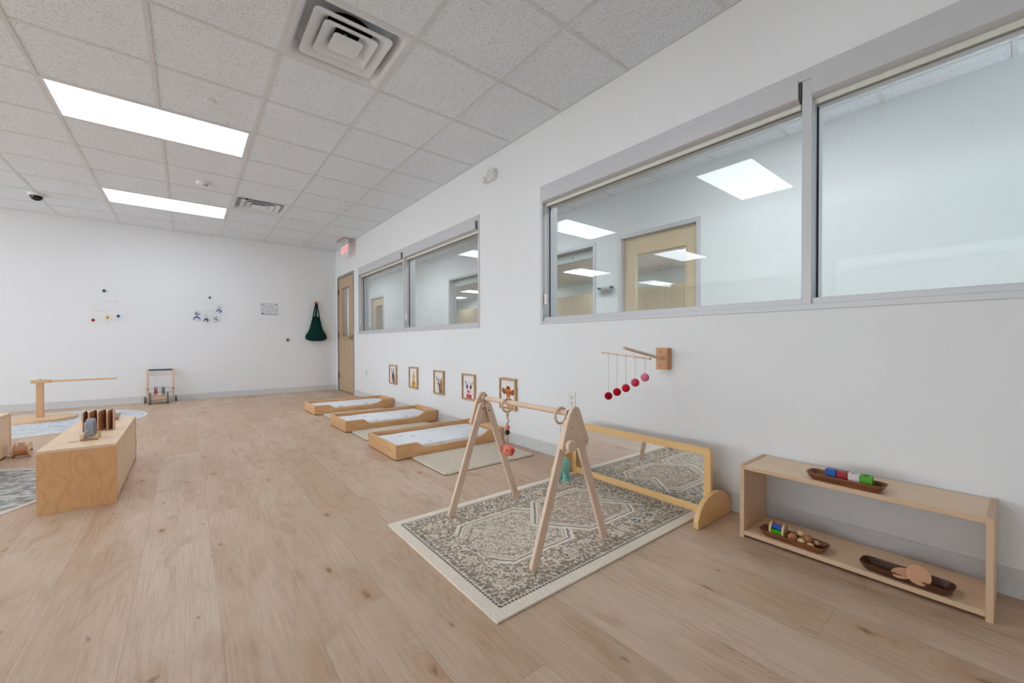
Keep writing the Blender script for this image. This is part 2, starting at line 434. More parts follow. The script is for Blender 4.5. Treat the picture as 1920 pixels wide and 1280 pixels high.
struct('wall_back', G().box(XL-.2, WX+.16, BY, BY+.16, 0, CZ+.3), M['wall'])
struct('wall_rear', G().box(XL-.2, WX+.16, YR-.16, YR, 0, CZ+.3), M['wall'])
FILL_WINDOWS = [(-1.7, .5, .25, 1.78), (.8, 3.0, .25, 1.78), (3.3, 5.5, .25, 1.78), (5.8, 8.0, .25, 1.78)]      # unseen windows added in the far left wall to brighten the room
g = G(); yy = YR
for a, b, lo, hi in FILL_WINDOWS:
    g.box(XL-.2, XL, yy, a, 0, CZ+.3); g.box(XL-.2, XL, a, b, 0, lo); g.box(XL-.2, XL, a, b, hi, CZ+.3); yy = b
g.box(XL-.2, XL, yy, BY, 0, CZ+.3); struct('wall_far_left', g, M['wall'])
for n_, (a, b, lo, hi) in enumerate(FILL_WINDOWS):
    t = bpy.data.objects.new('window_%d' % (n_+4), None); COL.objects.link(t); t.location = (XL, (a+b)/2, lo); t['kind'] = 'structure'  # added window out of view, lets in sky light for ceiling and right wall
    g = G(); q = .05
    for c0, c1, d0, d1 in ((a, a+q, lo, hi), (b-q, b, lo, hi), ((a+b)/2-q/2, (a+b)/2+q/2, lo, hi), (a+q, b-q, lo, lo+q), (a+q, b-q, hi-q, hi)): g.box(XL-.15, XL-.06, c0, c1, d0, d1)
    obj('window_frame', g, M['frame'], t)
    obj('pane', G().box(XL-.11, XL-.104, a+q, b-q, lo+q, hi-q), M['glass'], t, smooth=False)
    pl_ = bpy.data.lights.new('daylight_portal', 'AREA'); pl_.shape = 'RECTANGLE'; pl_.size = hi-lo; pl_.size_y = b-a; pl_.cycles.is_portal = True
    po = bpy.data.objects.new('daylight_portal', pl_); COL.objects.link(po); po.location = (XL-.02, (a+b)/2, (lo+hi)/2); po.rotation_euler = (0, -pi/2, 0)
struct('wall_left', G().box(-2.45, -2.25, YR, 1.75, 2.02, CZ+.1).box(-2.45, -2.25, 1.6, 1.75, 0, 2.02), M['brick'])   # brick header over a wide opening
# right wall with three openings
W1 = (-1.10, 2.453, 1.045, 2.162)      # near interior window (y0, y1, z0, z1)
W2 = (3.334, 6.954, 1.045, 2.158)
D1 = (7.192, 8.161, 0.0, 2.156)
WT = .155
g = G(); z1 = CZ+.3
def wallseg(g, xa, xb, ya, yb, ops, ztop):
    y = ya
    for (a, b, lo, hi) in sorted(ops):
        g.box(xa, xb, y, a, 0, ztop)
        if lo > 0: g.box(xa, xb, a, b, 0, lo)
        g.box(xa, xb, a, b, hi, ztop); y = b
    g.box(xa, xb, y, yb, 0, ztop)
wallseg(g, WX, WX+WT, YR-.16, BY+.16, [W1, W2, D1], z1)
struct('wall_right', g, M['wall'])
# baseboards
def bb(g, x0, x1, y0, y1): g.box(x0, x1, y0, y1, 0, .098)
struct('baseboard_back', G().box(XL, WX, BY-.006, BY, 0.0, .098).box(XL, WX, BY-.012, BY, 0, .012), M['baseboard'], bevel=.002)
g = G()
for a, b in ((YR, D1[0]-.0), (D1[1], BY-.012)): g.box(WX-.006, WX, a, b, 0, .098); g.box(WX-.012, WX, a, b, 0, .012)
struct('baseboard_right', g, M['baseboard'], bevel=.002)

# ------------------------------------------------------------------ interior windows
def window(n, y0, y1, z0, z1, ym, x_in=WX, x_out=WX+WT, xg=GX):
    t = bpy.data.objects.new('window_%d' % n, None); COL.objects.link(t); t.location = (x_in, (y0+y1)/2, z0); t['kind'] = 'structure'
    xi, xo = x_in-.006, x_out+.006
    f = .028
    g = G()      # outer frame lining the opening
    g.box(xi, xo, y0, y0+f, z0, z1); g.box(xi, xo, y1-f, y1, z0, z1); g.box(xi, xo, y0+f, y1-f, z1-f*1.8, z1); g.box(xi, xo, y0+f, y1-f, z0, z0+.027)
    lab(obj('window_frame', g, M['frame'], t, .0015), 'silver grey metal frame')
    g = G(); g.box(xi+.014, xo-.03, y0+f, y1-f, z0+.027, z0+.055)
    obj('window_sill', g, M['frame'], t, .0015)
    for a in ym: obj('mullion', G().box(xi+.004, xo, a[0], a[1], z0+.027, z1-f*1.8), M['frame'], t, .0015)
    ed = [y0+f]+[q for a in ym for q in a]+[y1-f]
    gk = G()
    for i in range(0, len(ed), 2):
        a, b = ed[i], ed[i+1]
        obj('pane', G().box(xg-.003, xg+.003, a, b, z0+.05, z1-.05), M['glass'], t, smooth=False)
        for q, d in ((a, 1), (b, -1)): gk.box(xg-.008, xg-.003, q, q+d*.007, z0+.055, z1-.05)
    obj('gasket', gk, M['gasket'], t)
    # glazing head stop above the panes
    gh = G()
    for i in range(0, len(ed), 2): gh.box(xg-.012, xg+.03, ed[i], ed[i+1], z1-.158, z1-.05)
    obj('head_stop', gh, M['frame'], t, .001)
    return t
window(1, *W1, [(.613, .652)])
window(2, *W2, [(5.12, 5.16)])

def blind(y0, y1, label, cap=.010, dz=0.):
    t = thing('roller_blind', label, 'blind', (WX-.01, (y0+y1)/2, 2.08), group='roller blinds on the interior windows')
    xa, xb, zt, zb = WX-.014, WX+.055, 2.119+dz, 2.035
    prof = [(xa, zt), (xb, zt), (xb, zb-.012), (xa+.022, zb-.014), (xa, zb)]
    obj('cassette', G().prism(prof, 1, y0+cap, y1), M['frame'], t, .0012)
    lab(obj('dark_end', G().prism([(xa+.010, zt-.003), (xb, zt-.003), (xb, zb-.008), (xa+.024, zb-.010), (xa+.010, zb+.004)], 1, y0, y0+cap), M['darkmetal'], t), 'dark grey end piece standing in for the shaded gap')  # dark piece stands in for the shaded gap at the cassette end
    lab(obj('bottom_rail', G().box(xa+.042, xa+.052, y0+cap, y1, zb-.036, zb-.012), M['cream'], t, .001), 'cream hem rail')
    return t
def cord(t, y, zt, zb):
    g = G()
    for dy in (-.006, .006): g.cyl((WX+.012, y+dy, zt), (WX+.012, y+dy, zb+.07), .0016, n=6)
    lab(obj('bead_cord', g, M['white'], t), 'thin white bead cord')
    g = G(); g.box(WX+.004, WX+.022, y-.012, y+.012, zb, zb+.085); g.ball((WX+.008, y, zb+.03), .01)
    lab(obj('cord_tensioner', g, M['white'], t, .002), 'small white cord tensioner')
b = blind(.655, 2.425, 'silver roller blind cassette at the head of the wide pane nearest the wall alarm'); cord(b, 2.405, 1.99, 1.205)
b = blind(-1.07, .615, 'silver roller blind cassette running out of frame, right of the thick window post', .01, -.005)
b = blind(5.165, 6.925, 'silver roller blind cassette on the far window pane next to the door', .035); cord(b, 6.90, 1.99, 1.20)
b = blind(3.362, 5.12, 'silver roller blind cassette on the far window, on its pane closer to the wall alarm', .035); cord(b, 5.09, 1.99, 1.20)

# ------------------------------------------------------------------ door at the far end of the right wall
def make_door(n, x_in, x_out, y0, y1, z1, face_x, lite, hinge_low=True, hy=None, mat='doorwood'):
    t = bpy.data.objects.new('door_%d' % n, None); COL.objects.link(t); t.location = (x_in, (y0+y1)/2, 0); t['kind'] = 'structure'
    f = .045; g = G(); xi, xo = x_in-.008, x_out+.008
    g.box(xi, xo, y0, y0+f, 0, z1); g.box(xi, xo, y1-f, y1, 0, z1); g.box(xi, xo, y0+f, y1-f, z1-f, z1)
    g.box(face_x+.046, face_x+.062, y0+f, y0+f+.012, 0, z1-f); g.box(face_x+.046, face_x+.062, y1-f-.012, y1-f, 0, z1-f); g.box(face_x+.046, face_x+.062, y0+f, y1-f, z1-f-.012, z1-f)
    lab(obj('door_frame', g, M['doorframe'] if n == 1 else M['frame'], t, .0015), 'grey metal door frame')
    a0, a1, b0, b1 = y0+f+.003, y1-f-.003, .012, z1-f-.004
    l0, l1, m0, m1 = lite
    g = G(); xa, xb = face_x, face_x+.044
    g.box(xa, xb, a0, l0, b0, b1); g.box(xa, xb, l1, a1, b0, b1); g.box(xa, xb, l0, l1, b0, m0); g.box(xa, xb, l0, l1, m1, b1)
    leaf = lab(obj('door_leaf', g, M[mat], t, .001), 'light maple door leaf')
    g = G(); q = .014
    for (c0, c1, d0, d1) in ((l0, l0+q, m0, m1), (l1-q, l1, m0, m1), (l0+q, l1-q, m0, m0+q), (l0+q, l1-q, m1-q, m1)): g.box(xa-.004, xb+.004, c0, c1, d0, d1)
    obj('glazing_bead', g, M[mat], leaf, .001)
    obj('pane', G().box(xa+.019, xa+.025, l0+q, l1-q, m0+q, m1-q), M['glass'], leaf, smooth=False)
    hy_ = y1-f if hinge_low else y0+f
    for z in (.28, 1.06, 1.86):
        g = G(); g.cyl((xa-.008, hy_, z-.055), (xa-.008, hy_, z+.055), .008, n=10); g.box(xa-.003, xa+.001, hy_-.03, hy_+.03, z-.05, z+.05)
        lab(obj('hinge', g, M['darkmetal'], t), 'dark metal hinge')
    ky = y0+f+.07 if hinge_low else y1-f-.07; sgn = 1 if hinge_low else -1
    g = G(); g.box(xa-.006, xa, ky-.028, ky+.028, .945, 1.045)
    g.cyl((xa-.006, ky, .995), (xa-.055, ky, .995), .011, n=14)
    g.tube([(xa-.052, ky, .995), (xa-.056, ky+sgn*.03, .995), (xa-.055, ky+sgn*.08, .994), (xa-.048, ky+sgn*.12, .993)], .0085, 10)
    lab(obj('door_handle', g, M['steel'], leaf, .0), 'satin steel lever handle')
    return t
make_door(1, WX, WX+WT, D1[0], D1[1], D1[3], WX+.006, (7.47, 7.93, 1.02, 1.93))

# ------------------------------------------------------------------ corridor behind the glass
HX = 4.05; HT = .15
HW1 = (3.36, 7.05, 1.045, 2.16); HD = (2.02, 3.02, 0, 2.165); HD2 = (10.4, 11.4, 0, 2.165)
g = G(); wallseg(g, HX, HX+HT, YR-2, 16, [HD, HW1, HD2], z1); struct('wall_hall', g, M['hallwall'])
struct('wall_hall_near_end', G().box(WX+WT, 9.4, YR-2.1, YR-2, 0, z1), M['hallwall'])
struct('wall_hall_far_end', G().box(WX+WT, 9.4, 15.9, 16, 0, z1), M['hallwall'])
struct('wall_hall_side', G().box(WX, WX+WT, BY+.16, 16, 0, z1).box(WX, WX+WT, YR-2, YR-.16, 0, z1), M['hallwall'])
FX = 9.1
struct('wall_far_room', G().box(FX, FX+.1, YR-2, 16, 0, z1), M['hallwall'])
hg = G(); HL = [(.02, 2), (.02, 0)]
hy0 = .0436
hall_l = [(2.62, hy0+GS*k_) for k_ in (1, 6, 11, 16, 21)]
hcell = [(2.62, y) for _, y in hall_l]
# corridor ceiling in strips around the light openings
def strip_ceiling(g, x0, x1, y0, y1, holes):
    """holes: (x0,x1,y0,y1) cut from a horizontal sheet, sorted, not sharing rows"""
    y = y0
    for a0, a1, b0, b1 in sorted(holes, key=lambda h: h[2]):
        g.add([(x0, y, CZ), (x1, y, CZ), (x1, b0, CZ), (x0, b0, CZ)], [(0, 1, 2, 3)])
        for p, q in ((x0, a0), (a1, x1)):
            if q > p: g.add([(p, b0, CZ), (q, b0, CZ), (q, b1, CZ), (p, b1, CZ)], [(0, 1, 2, 3)])
        y = b1
    g.add([(x0, y, CZ), (x1, y, CZ), (x1, y1, CZ), (x0, y1, CZ)], [(0, 1, 2, 3)])
hh = [(x, x+GS, y, y+GS*2) for x, y in hall_l]
fh = [(7.37, 8.59, y, y+GS) for y in (1.73, 4.17-.61, 6.61, 9.05, 11.49, 13.4)]
g = G(); strip_ceiling(g, WX+WT, HX, YR-2, 16, hh); strip_ceiling(g, HX+HT, FX, YR-2, 16, fh); g.box(WX+WT, FX, YR-2, 16, CZ+.28, CZ+.33)
struct('ceiling_hall', g, M['tile'])
g = G()
for k_ in range(-7, 27):
    y = hy0+k_*GS
    g.box(WX+WT, HX, y-bw, y+bw, CZ-.004, CZ+.002); g.box(HX+HT, FX, y-bw, y+bw, CZ-.004, CZ+.002)
for x in (2.62, 2.62+GS, 2.62+2*GS): g.box(x-bw, x+bw, YR-2, 16, CZ-.0045, CZ+.001)
for x in (4.9, 6.15, 7.37, 8.59): g.box(x-bw, x+bw, YR-2, 16, CZ-.0045, CZ+.001)
struct('trim_2', g, M['tbar'])

def far_window(n, y0, y1, z0, z1_):
    t = bpy.data.objects.new('window_%d' % n, None); COL.objects.link(t); t.location = (HX, (y0+y1)/2, z0); t['kind'] = 'structure'
    xi, xo = HX-.01, HX+HT+.01; f = .04; g = G()
    g.box(xi, xo, y0, y0+f, z0, z1_); g.box(xi, xo, y1-f, y1, z0, z1_); g.box(xi, xo, y0+f, y1-f, z1_-f, z1_); g.box(xi, xo, y0+f, y1-f, z0, z0+f)
    obj('window_frame', g, M['frame'], t, .0015)
    ymid = (y0+y1)/2
    obj('mullion', G().box(xi+.01, xo-.01, ymid-.02, ymid+.02, z0+f, z1_-f), M['frame'], t)
    for a, b in ((y0+f, ymid-.02), (ymid+.02, y1-f)): obj('pane', G().box(HX+.09, HX+.096, a, b, z0+f, z1_-f), M['glass'], t, smooth=False)
    return t
far_window(3, *HW1)
t = thing('roller_blind', 'white roller blind cassette inside the corridor window beyond the glass', 'blind', (HX+.13, 4.4, 2.1), group='roller blinds on the interior windows')
obj('cassette', G().box(HX+.10, HX+.18, 3.40, 5.2, 2.0, 2.11), M['white'], t, .004)
obj('screw', G().cyl((HX+.10, 3.86, 2.06), (HX+.094, 3.86, 2.06), .012, n=10).cyl((HX+.10, 6.0, 2.06), (HX+.1, 6.0, 2.06), .001, n=4) if False else G().cyl((HX+.101, 3.84, 2.05), (HX+.095, 3.84, 2.05), .01, n=10), M['darkmetal'], t)
t = thing('roller_blind', 'white roller blind cassette in the corridor window seen through the farther window', 'blind', (HX+.13, 6.1, 2.1), group='roller blinds on the interior windows')
obj('cassette', G().box(HX+.10, HX+.18, 5.22, 7.01, 2.0, 2.11), M['white'], t, .004)
for y in (6.55, 6.8): obj('screw', G().cyl((HX+.101, y, 2.05), (HX+.095, y, 2.05), .012, n=10), M['darkmetal'], t)
make_door(2, HX, HX+HT, *HD[:2], HD[3], HX+.05, (2.19, 2.83, 1.05, 1.93), hinge_low=False, mat='cabinet')
make_door(3, HX, HX+HT, *HD2[:2], HD2[3], HX+.05, (10.62, 11.16, 1.05, 1.93), hinge_low=False, mat='cabinet')
t = thing('acrylic_sign_holder', 'small clear sign holder with two black standoffs on the corridor wall', 'sign', (HX, 3.195, 1.54))
kk = NT('clear_acrylic', .05); kk.color((.95, .97, .97)); kk.b.inputs['Transmission Weight'].default_value = .85; kk.b.inputs['IOR'].default_value = 1.2
obj('acrylic_panel', G().box(HX-.03, HX-.026, 3.09, 3.30, 1.49, 1.575), kk.m, t)
for y in (3.10, 3.29): lab(obj('standoff', G().cyl((HX, y, 1.568), (HX-.045, y, 1.568), .013, n=14), M['black'], t), 'black round standoff')
# tall cabinets lining the room beyond the corridor
y = 2.84; cab = None
cabl = 'tall light wood cabinet with two plain doors in the room beyond the corridor'
n = 0
while y < 15.0:
    if cab is None:
        cab = thing('tall_cabinet', cabl, 'cabinet', (8.75, y, 0), group='row of light wood cabinets beyond the corridor')
        obj('carcass', G().box(8.77, 9.085, y+.002, y+.948, .08, 2.26).box(8.80, 9.085, y+.002, y+.948, 0, .08), M['cabinet'], cab)
        for d in (0, .475):
            dr = obj('door', G().box(8.75, 8.77, y+d+.002, y+d+.473, .09, 2.255), M['cabinet'], cab, .0015)
            hy = y+(.43 if d == 0 else .52)
            lab(obj('handle', G().box(8.735, 8.75, hy-.005, hy+.005, 1.0, 1.15), M['steel'], dr), 'slim steel bar handle')
    else: dup(cab, (8.75, y, 0))
    y += .95

# ------------------------------------------------------------------ ceiling lights, vents and small fittings
def ceiling_light(x0, y0, x1, y1, label, group, lm='light'):
    t = thing('ceiling_light', label, 'ceiling light', ((x0+x1)/2, (y0+y1)/2, CZ), group=group)
    g = G(); b_ = .018
    for (a, b, c_, d) in ((x0, x1, y0, y0+b_), (x0, x1, y1-b_, y1), (x0, x0+b_, y0+b_, y1-b_), (x1-b_, x1, y0+b_, y1-b_)): g.box(a, b, c_, d, CZ-.004, CZ+.06)
    lab(obj('frame', g, M['vent'], t), 'white enamelled rim')
    g = G().box(x0+b_, x1-b_, y0+b_, y1-b_, CZ+.002, CZ+.012); g.mi = [1, 1, 1, 1, 0, 1]
    lab(obj('diffuser', g, [M[lm], M['vent']], t, smooth=False), 'glowing white diffuser panel')
    return t
GL = 'flat light panels in the tile ceiling'
LL = {(-5, -6): 'added white ceiling light panel out of frame behind the brick header',  # added panel out of view, brightens the area near the camera
      (0, 2): 'large glowing white ceiling panel, the nearer and bigger of the two seen directly',
      (0, 6): 'glowing white ceiling panel closer to the back wall and the square air vent',
      (0, -2): 'white ceiling panel overhead, seen only as the large reflection in the near glass',
      (-5, 2): 'white ceiling panel farther left, seen as a reflection over the maple door in the glass',
      (-5, 6): 'white ceiling panel far left near the back wall, seen mirrored low in the glass'}
for i, j in LIGHTS: ceiling_light(gx(i)+.012, gy(j)+.012, gx(i+2)-.012, gy(j+1)-.012, LL.get((i, j), 'white ceiling light panel in the far left part of the room'), GL)
for n, (a0, a1, b0, b1) in enumerate(hh): ceiling_light(a0+.012, b0+.012, a1-.012, b1-.012, 'white ceiling light panel over the corridor behind the glass', 'corridor light panels', 'hall_light')
for n, (a0, a1, b0, b1) in enumerate(fh): ceiling_light(a0+.012, b0+.012, a1-.012, b1-.012, 'white ceiling light panel in the cabinet room beyond the corridor', 'cabinet room light panels', 'hall_light')

def ring(g, a, za, b, zb, th=.004, r=.03):
    """one square flared ring: outer lip half size a at za, rising to inner half size b at zb"""
    n = 4; outl = []
    for (q, zz, rr) in ((a, za, r), (a-(a-b)*.35, za+(zb-za)*.12, r*.9), (a-(a-b)*.7, za+(zb-za)*.45, r*.8), (b, zb, r*.7)):
        outl.append([(px, py, zz) for px, py in rrect(-q, q, -q, q, rr, n)])
    N = len(outl[0]); vs = []; fs = []
    for o_ in outl: vs += o_
    for L_ in range(3): fs += [(L_*N+i, L_*N+(i+1) % N, (L_+1)*N+(i+1) % N, (L_+1)*N+i) for i in range(N)]
    base = len(vs); vs += [(p[0], p[1], p[2]+th) for p in vs[:]]
    for L_ in range(3): fs += [(base+L_*N+i, base+(L_+1)*N+i, base+(L_+1)*N+(i+1) % N, base+L_*N+(i+1) % N) for i in range(N)]
    fs += [(i, base+i, base+(i+1) % N, (i+1) % N) for i in range(N)]
    g.add(vs, fs)
def vent(i, j, label):
    cx_, cy_ = gx(i)+GS/2, gy(j)+GS/2
    t = thing('air_vent', label, 'air vent', (cx_, cy_, CZ))
    h = GS/2-.012
    g = G(); hole = .262
    # face plate with a drawn-up throat
    lv = [(h, -.002, .004), (hole+.022, -.004, .03), (hole, .004, .03), (hole-.018, .03, .04), (hole-.03, .075, .05)]
    rings_ = [[(px, py, z_) for px, py in rrect(-q, q, -q, q, rr, 4)] for q, z_, rr in lv]
    N = len(rings_[0]); vs = [p for r_ in rings_ for p in r_]; fs = []
    for L_ in range(len(lv)-1): fs += [(L_*N+i_, L_*N+(i_+1) % N, (L_+1)*N+(i_+1) % N, (L_+1)*N+i_) for i_ in range(N)]
    g.add(vs, fs); g.move((cx_, cy_, CZ)); obj('face_plate', g, M['vent'], t)
    g = G().box(-hole, hole, -hole, hole, .075, .079).move((cx_, cy_, CZ)); obj('back_plate', g, M['vent'], t)
    g = G().cyl((0, 0, .066), (0, 0, .074), .155, n=36).move((cx_, cy_, CZ)); lab(obj('duct_opening', g, M['duct'], t), 'black round duct opening')
    for a, b_, za in ((.215, .125, -.004), (.150, .068, -.004)):
        g = G(); ring(g, a, za, b_, .045); g.move((cx_, cy_, CZ)); obj('louver_ring', g, M['vent'], t)
    g = G(); g.prism(rrect(-.083, .083, -.083, .083, .02, 4), 2, -.006, -.002); g.cyl((0, 0, -.002), (0, 0, .07), .006, n=8); g.move((cx_, cy_, CZ)); obj('center_plate', g, M['vent'], t, .001)
vent(2, -1, 'large square stepped air vent at the top edge, black duct showing behind its rings')
vent(2, 5, 'smaller looking square stepped air vent next to the farther light panel')
# flat sprinkler covers
for (x, y, L_) in ((.15, 3.713, 'flat round sprinkler cover between the big light panel and the big vent'), (.143, 7.391, 'flat round sprinkler cover just behind the farther light panel')):
    o = obj('sprinkler_cover', G().lathe([(.041, .0), (.041, -.004), (.038, -.006)], (x, y, CZ)), M['vent']); tag(o, L_, 'sprinkler cover', 'flush sprinkler covers in the ceiling')
t = thing('smoke_detector', 'small white round smoke detector on the ceiling left of the farther vent', 'smoke detector', (.149, 5.629, CZ))
obj('body', G().lathe([(.062, 0), (.062, -.014), (.05, -.032), (.03, -.036)], (.149, 5.629, CZ)), M['white'], t)
for dx in (0.0, .028): lab(obj('sensor_eye', G().ball((.165+dx*.7, 5.595+dx*.2, CZ-.032), .009, 10, 8), M['black'], t), 'tiny dark sensor eye')
t = thing('dome_camera', 'white ceiling camera with a black dome, left of the light panels', 'security camera', (-1.381, 7.255, CZ))
obj('housing', G().lathe([(.075, 0), (.075, -.012), (.066, -.03)], (-1.381, 7.255, CZ)), M['white'], t)
g = G().lathe([(.055, -.028), (.053, -.045), (.044, -.064), (.026, -.078), (.008, -.083)], (-1.381, 7.255, CZ)); kk = plain('black_dome', (14, 14, 15), .08)
lab(obj('dome', g, kk, t), 'glossy black dome')
# exit sign
t = thing('exit_sign', 'clear edge-lit exit sign with red letters hanging by the door', 'exit sign', (2.14, 7.26, CZ))
obj('mount_plate', G().box(2.06, 2.225, 7.05, 7.47, CZ-.022, CZ), M['steel'], t, .002)
kk = NT('edge_lit_panel', .1); kk.color((.95, .90, .89)); kk.b.inputs['Alpha'].default_value = .35
obj('clear_panel', G().box(2.137, 2.143, 7.08, 7.44, 2.385, CZ-.02), kk.m, t)
red = emit('exit_red', (1, .09, .06), 1.6)
cu = bpy.data.curves.new('exit_text', 'FONT'); cu.body = 'EXIT'; cu.size = .175; cu.align_x = 'CENTER'; cu.align_y = 'CENTER'; cu.extrude = .001; cu.space_character = 1.05
to = bpy.data.objects.new('exit_letters', cu); COL.objects.link(to)
to.rotation_euler = (pi/2, 0, -pi/2); to.location = (2.134, 7.26, 2.50)
bpy.context.view_layer.update(); dg = bpy.context.evaluated_depsgraph_get(); me = bpy.data.meshes.new_from_object(to.evaluated_get(dg))
me.transform(to.matrix_world); me.transform(Matrix.Translation(-Vector((2.14, 7.26, CZ))))
bpy.data.objects.remove(to); me.materials.clear(); me.materials.append(red)
o = bpy.data.objects.new('lettering', me); COL.objects.link(o); o.parent = t; lab(o, 'red EXIT letters')

# fire horn strobe on the right wall
t = thing('fire_alarm_strobe', 'white fire alarm speaker strobe high on the right wall between the windows', 'fire alarm', (WX, 3.13, 2.45))
obj('back_box', G().prism(rrect(3.045, 3.225, 2.415, 2.52, .045, 6), 0, WX-.02, WX), M['white'], t, .002)
g = G().lathe([(.058, 0), (.058, -.03), (.053, -.037), (.03, -.038)], (WX-.018, 3.10, 2.468), 0); obj('speaker_grille', g, M['white'], t)
for k_ in range(14):
    a = 2*pi*k_/14
sp = G()
for rr in (.018, .034):
    for k_ in range(int(rr*400)): a = 2*pi*k_/int(rr*400); sp.cyl((WX-.0555, 3.10+rr*math.cos(a), 2.468+rr*math.sin(a)), (WX-.0575, 3.10+rr*math.cos(a), 2.468+rr*math.sin(a)), .0035, n=6)
lab(obj('grille_holes', sp, M['darkmetal'], t), 'dark grille holes')
g = G().lathe([(.03, 0), (.03, -.045), (.024, -.052)], (WX-.015, 3.195, 2.44), 0, 20); obj('strobe_lens', g, M['white'], t, .001)

# outlets and switch
def outlet(name, loc, axis, label, h=.115, w_=.072, switch=False, big=False):
    t = thing(name, label, 'outlet' if not switch else 'light switch', loc, group=None)
    x, y, z = loc
    def bx(g, u0, u1, z0, z1_, d0, d1):
        if axis == 'x': g.box(x-d1, x-d0, y+u0, y+u1, z+z0, z+z1_)
        else: g.box(x+u0, x+u1, y-d1, y-d0, z+z0, z+z1_)
    g = G(); bx(g, -w_/2, w_/2, -h/2, h/2, 0, .006); obj('cover_plate', g, M['white'], t, .002)
    if switch:
        g = G(); bx(g, -.016, .016, -.033, .033, .006, .012); obj('rocker', g, M['white'], t, .002)
        return
    for dz in (-.021, .021):
        g = G(); d = (-1, 0, 0) if axis == 'x' else (0, -1, 0); c0 = Vector((x, y, z+dz))
        g.cyl(c0+Vector(d)*.006, c0+Vector(d)*.013, .0165, n=20); so = obj('socket', g, M['white'], t, .001)
        g = G()
        for du in (-.006, .006):
            if axis == 'x': g.box(x-.0135, x-.0128, y+du-.0012, y+du+.0012, z+dz-.004, z+dz+.006)
            else: g.box(x+du-.0012, x+du+.0012, y-.0135, y-.0128, z+dz-.004, z+dz+.006)
        lab(obj('slot', g, M['black'], so), 'dark outlet slots')
outlet('wall_outlet', (WX, 2.112, .462), 'x', 'white wall outlet on the right wall just above the end of the play gym', h=.125, w_=.08)
outlet('wall_outlet', (WX, 6.593, .416), 'x', 'white wall outlet on the right wall beyond the row of animal pictures')
outlet('wall_outlet', (.984, BY, .456), 'y', 'white wall outlet low on the back wall right of the push cart')
outlet('wall_switch', (WX, 7.085, 1.13), 'x', 'white light switch between the door and the farther window', switch=True)
t = thing('wall_lock_cover', 'small round metal keyhole cover on the back wall below the green bag', 'keyhole cover', (1.426, BY, .96))
obj('ring', G().lathe([(.034, 0), (.034, -.006), (.026, -.012)], (1.426, BY, .96), 1), M['steel'], t)
lab(obj('core', G().cyl((1.426, BY-.011, .96), (1.426, BY-.016, .96), .015, n=16), M['black'], t), 'dark lock core')

# ------------------------------------------------------------------ simple raster drawing for prints and woven patterns
def canvas(w_, h, bg): return np.ones((h, w_, 3))*np.array(bg, float)
def yx(img): h, w_ = img.shape[:2]; return np.mgrid[0:h, 0:w_].astype(float)
def ell(img, cx_, cy_, rx, ry, col, a=1., ang=0.):
    h, w_ = img.shape[:2]; Y, X = yx(img); X = (X+.5)/w_-cx_; Y = (Y+.5)/h-cy_
    c_, s_ = math.cos(ang), math.sin(ang); u = X*c_+Y*s_; v = -X*s_+Y*c_
    mk = ((u/rx)**2+(v/ry)**2 < 1); img[mk] = img[mk]*(1-a)+np.array(col)*a
def poly(img, pts, col, a=1.):
    h, w_ = img.shape[:2]; Y, X = yx(img); X = (X+.5)/w_; Y = (Y+.5)/h; ins = np.zeros((h, w_), bool); n = len(pts)
    for i in range(n):
        x1, y1_ = pts[i]; x2, y2 = pts[(i+1) % n]
        if y1_ == y2: continue
        cnd = ((y1_ > Y) != (y2 > Y)) & (X < (x2-x1)*(Y-y1_)/(y2-y1_)+x1); ins ^= cnd
    img[ins] = img[ins]*(1-a)+np.array(col)*a
def vnoise(h, w_, cell, seed=0):
    r = np.random.RandomState(seed); gh, gw = int(h/cell)+3, int(w_/cell)+3; t = r.rand(gh, gw)
    Y, X = np.mgrid[0:h, 0:w_]/cell; i, j = Y.astype(int), X.astype(int); fy_, fx_ = Y-i, X-j; fy_ = fy_*fy_*(3-2*fy_); fx_ = fx_*fx_*(3-2*fx_)
    return (t[i, j]*(1-fx_)+t[i, j+1]*fx_)*(1-fy_)+(t[i+1, j]*(1-fx_)+t[i+1, j+1]*fx_)*fy_

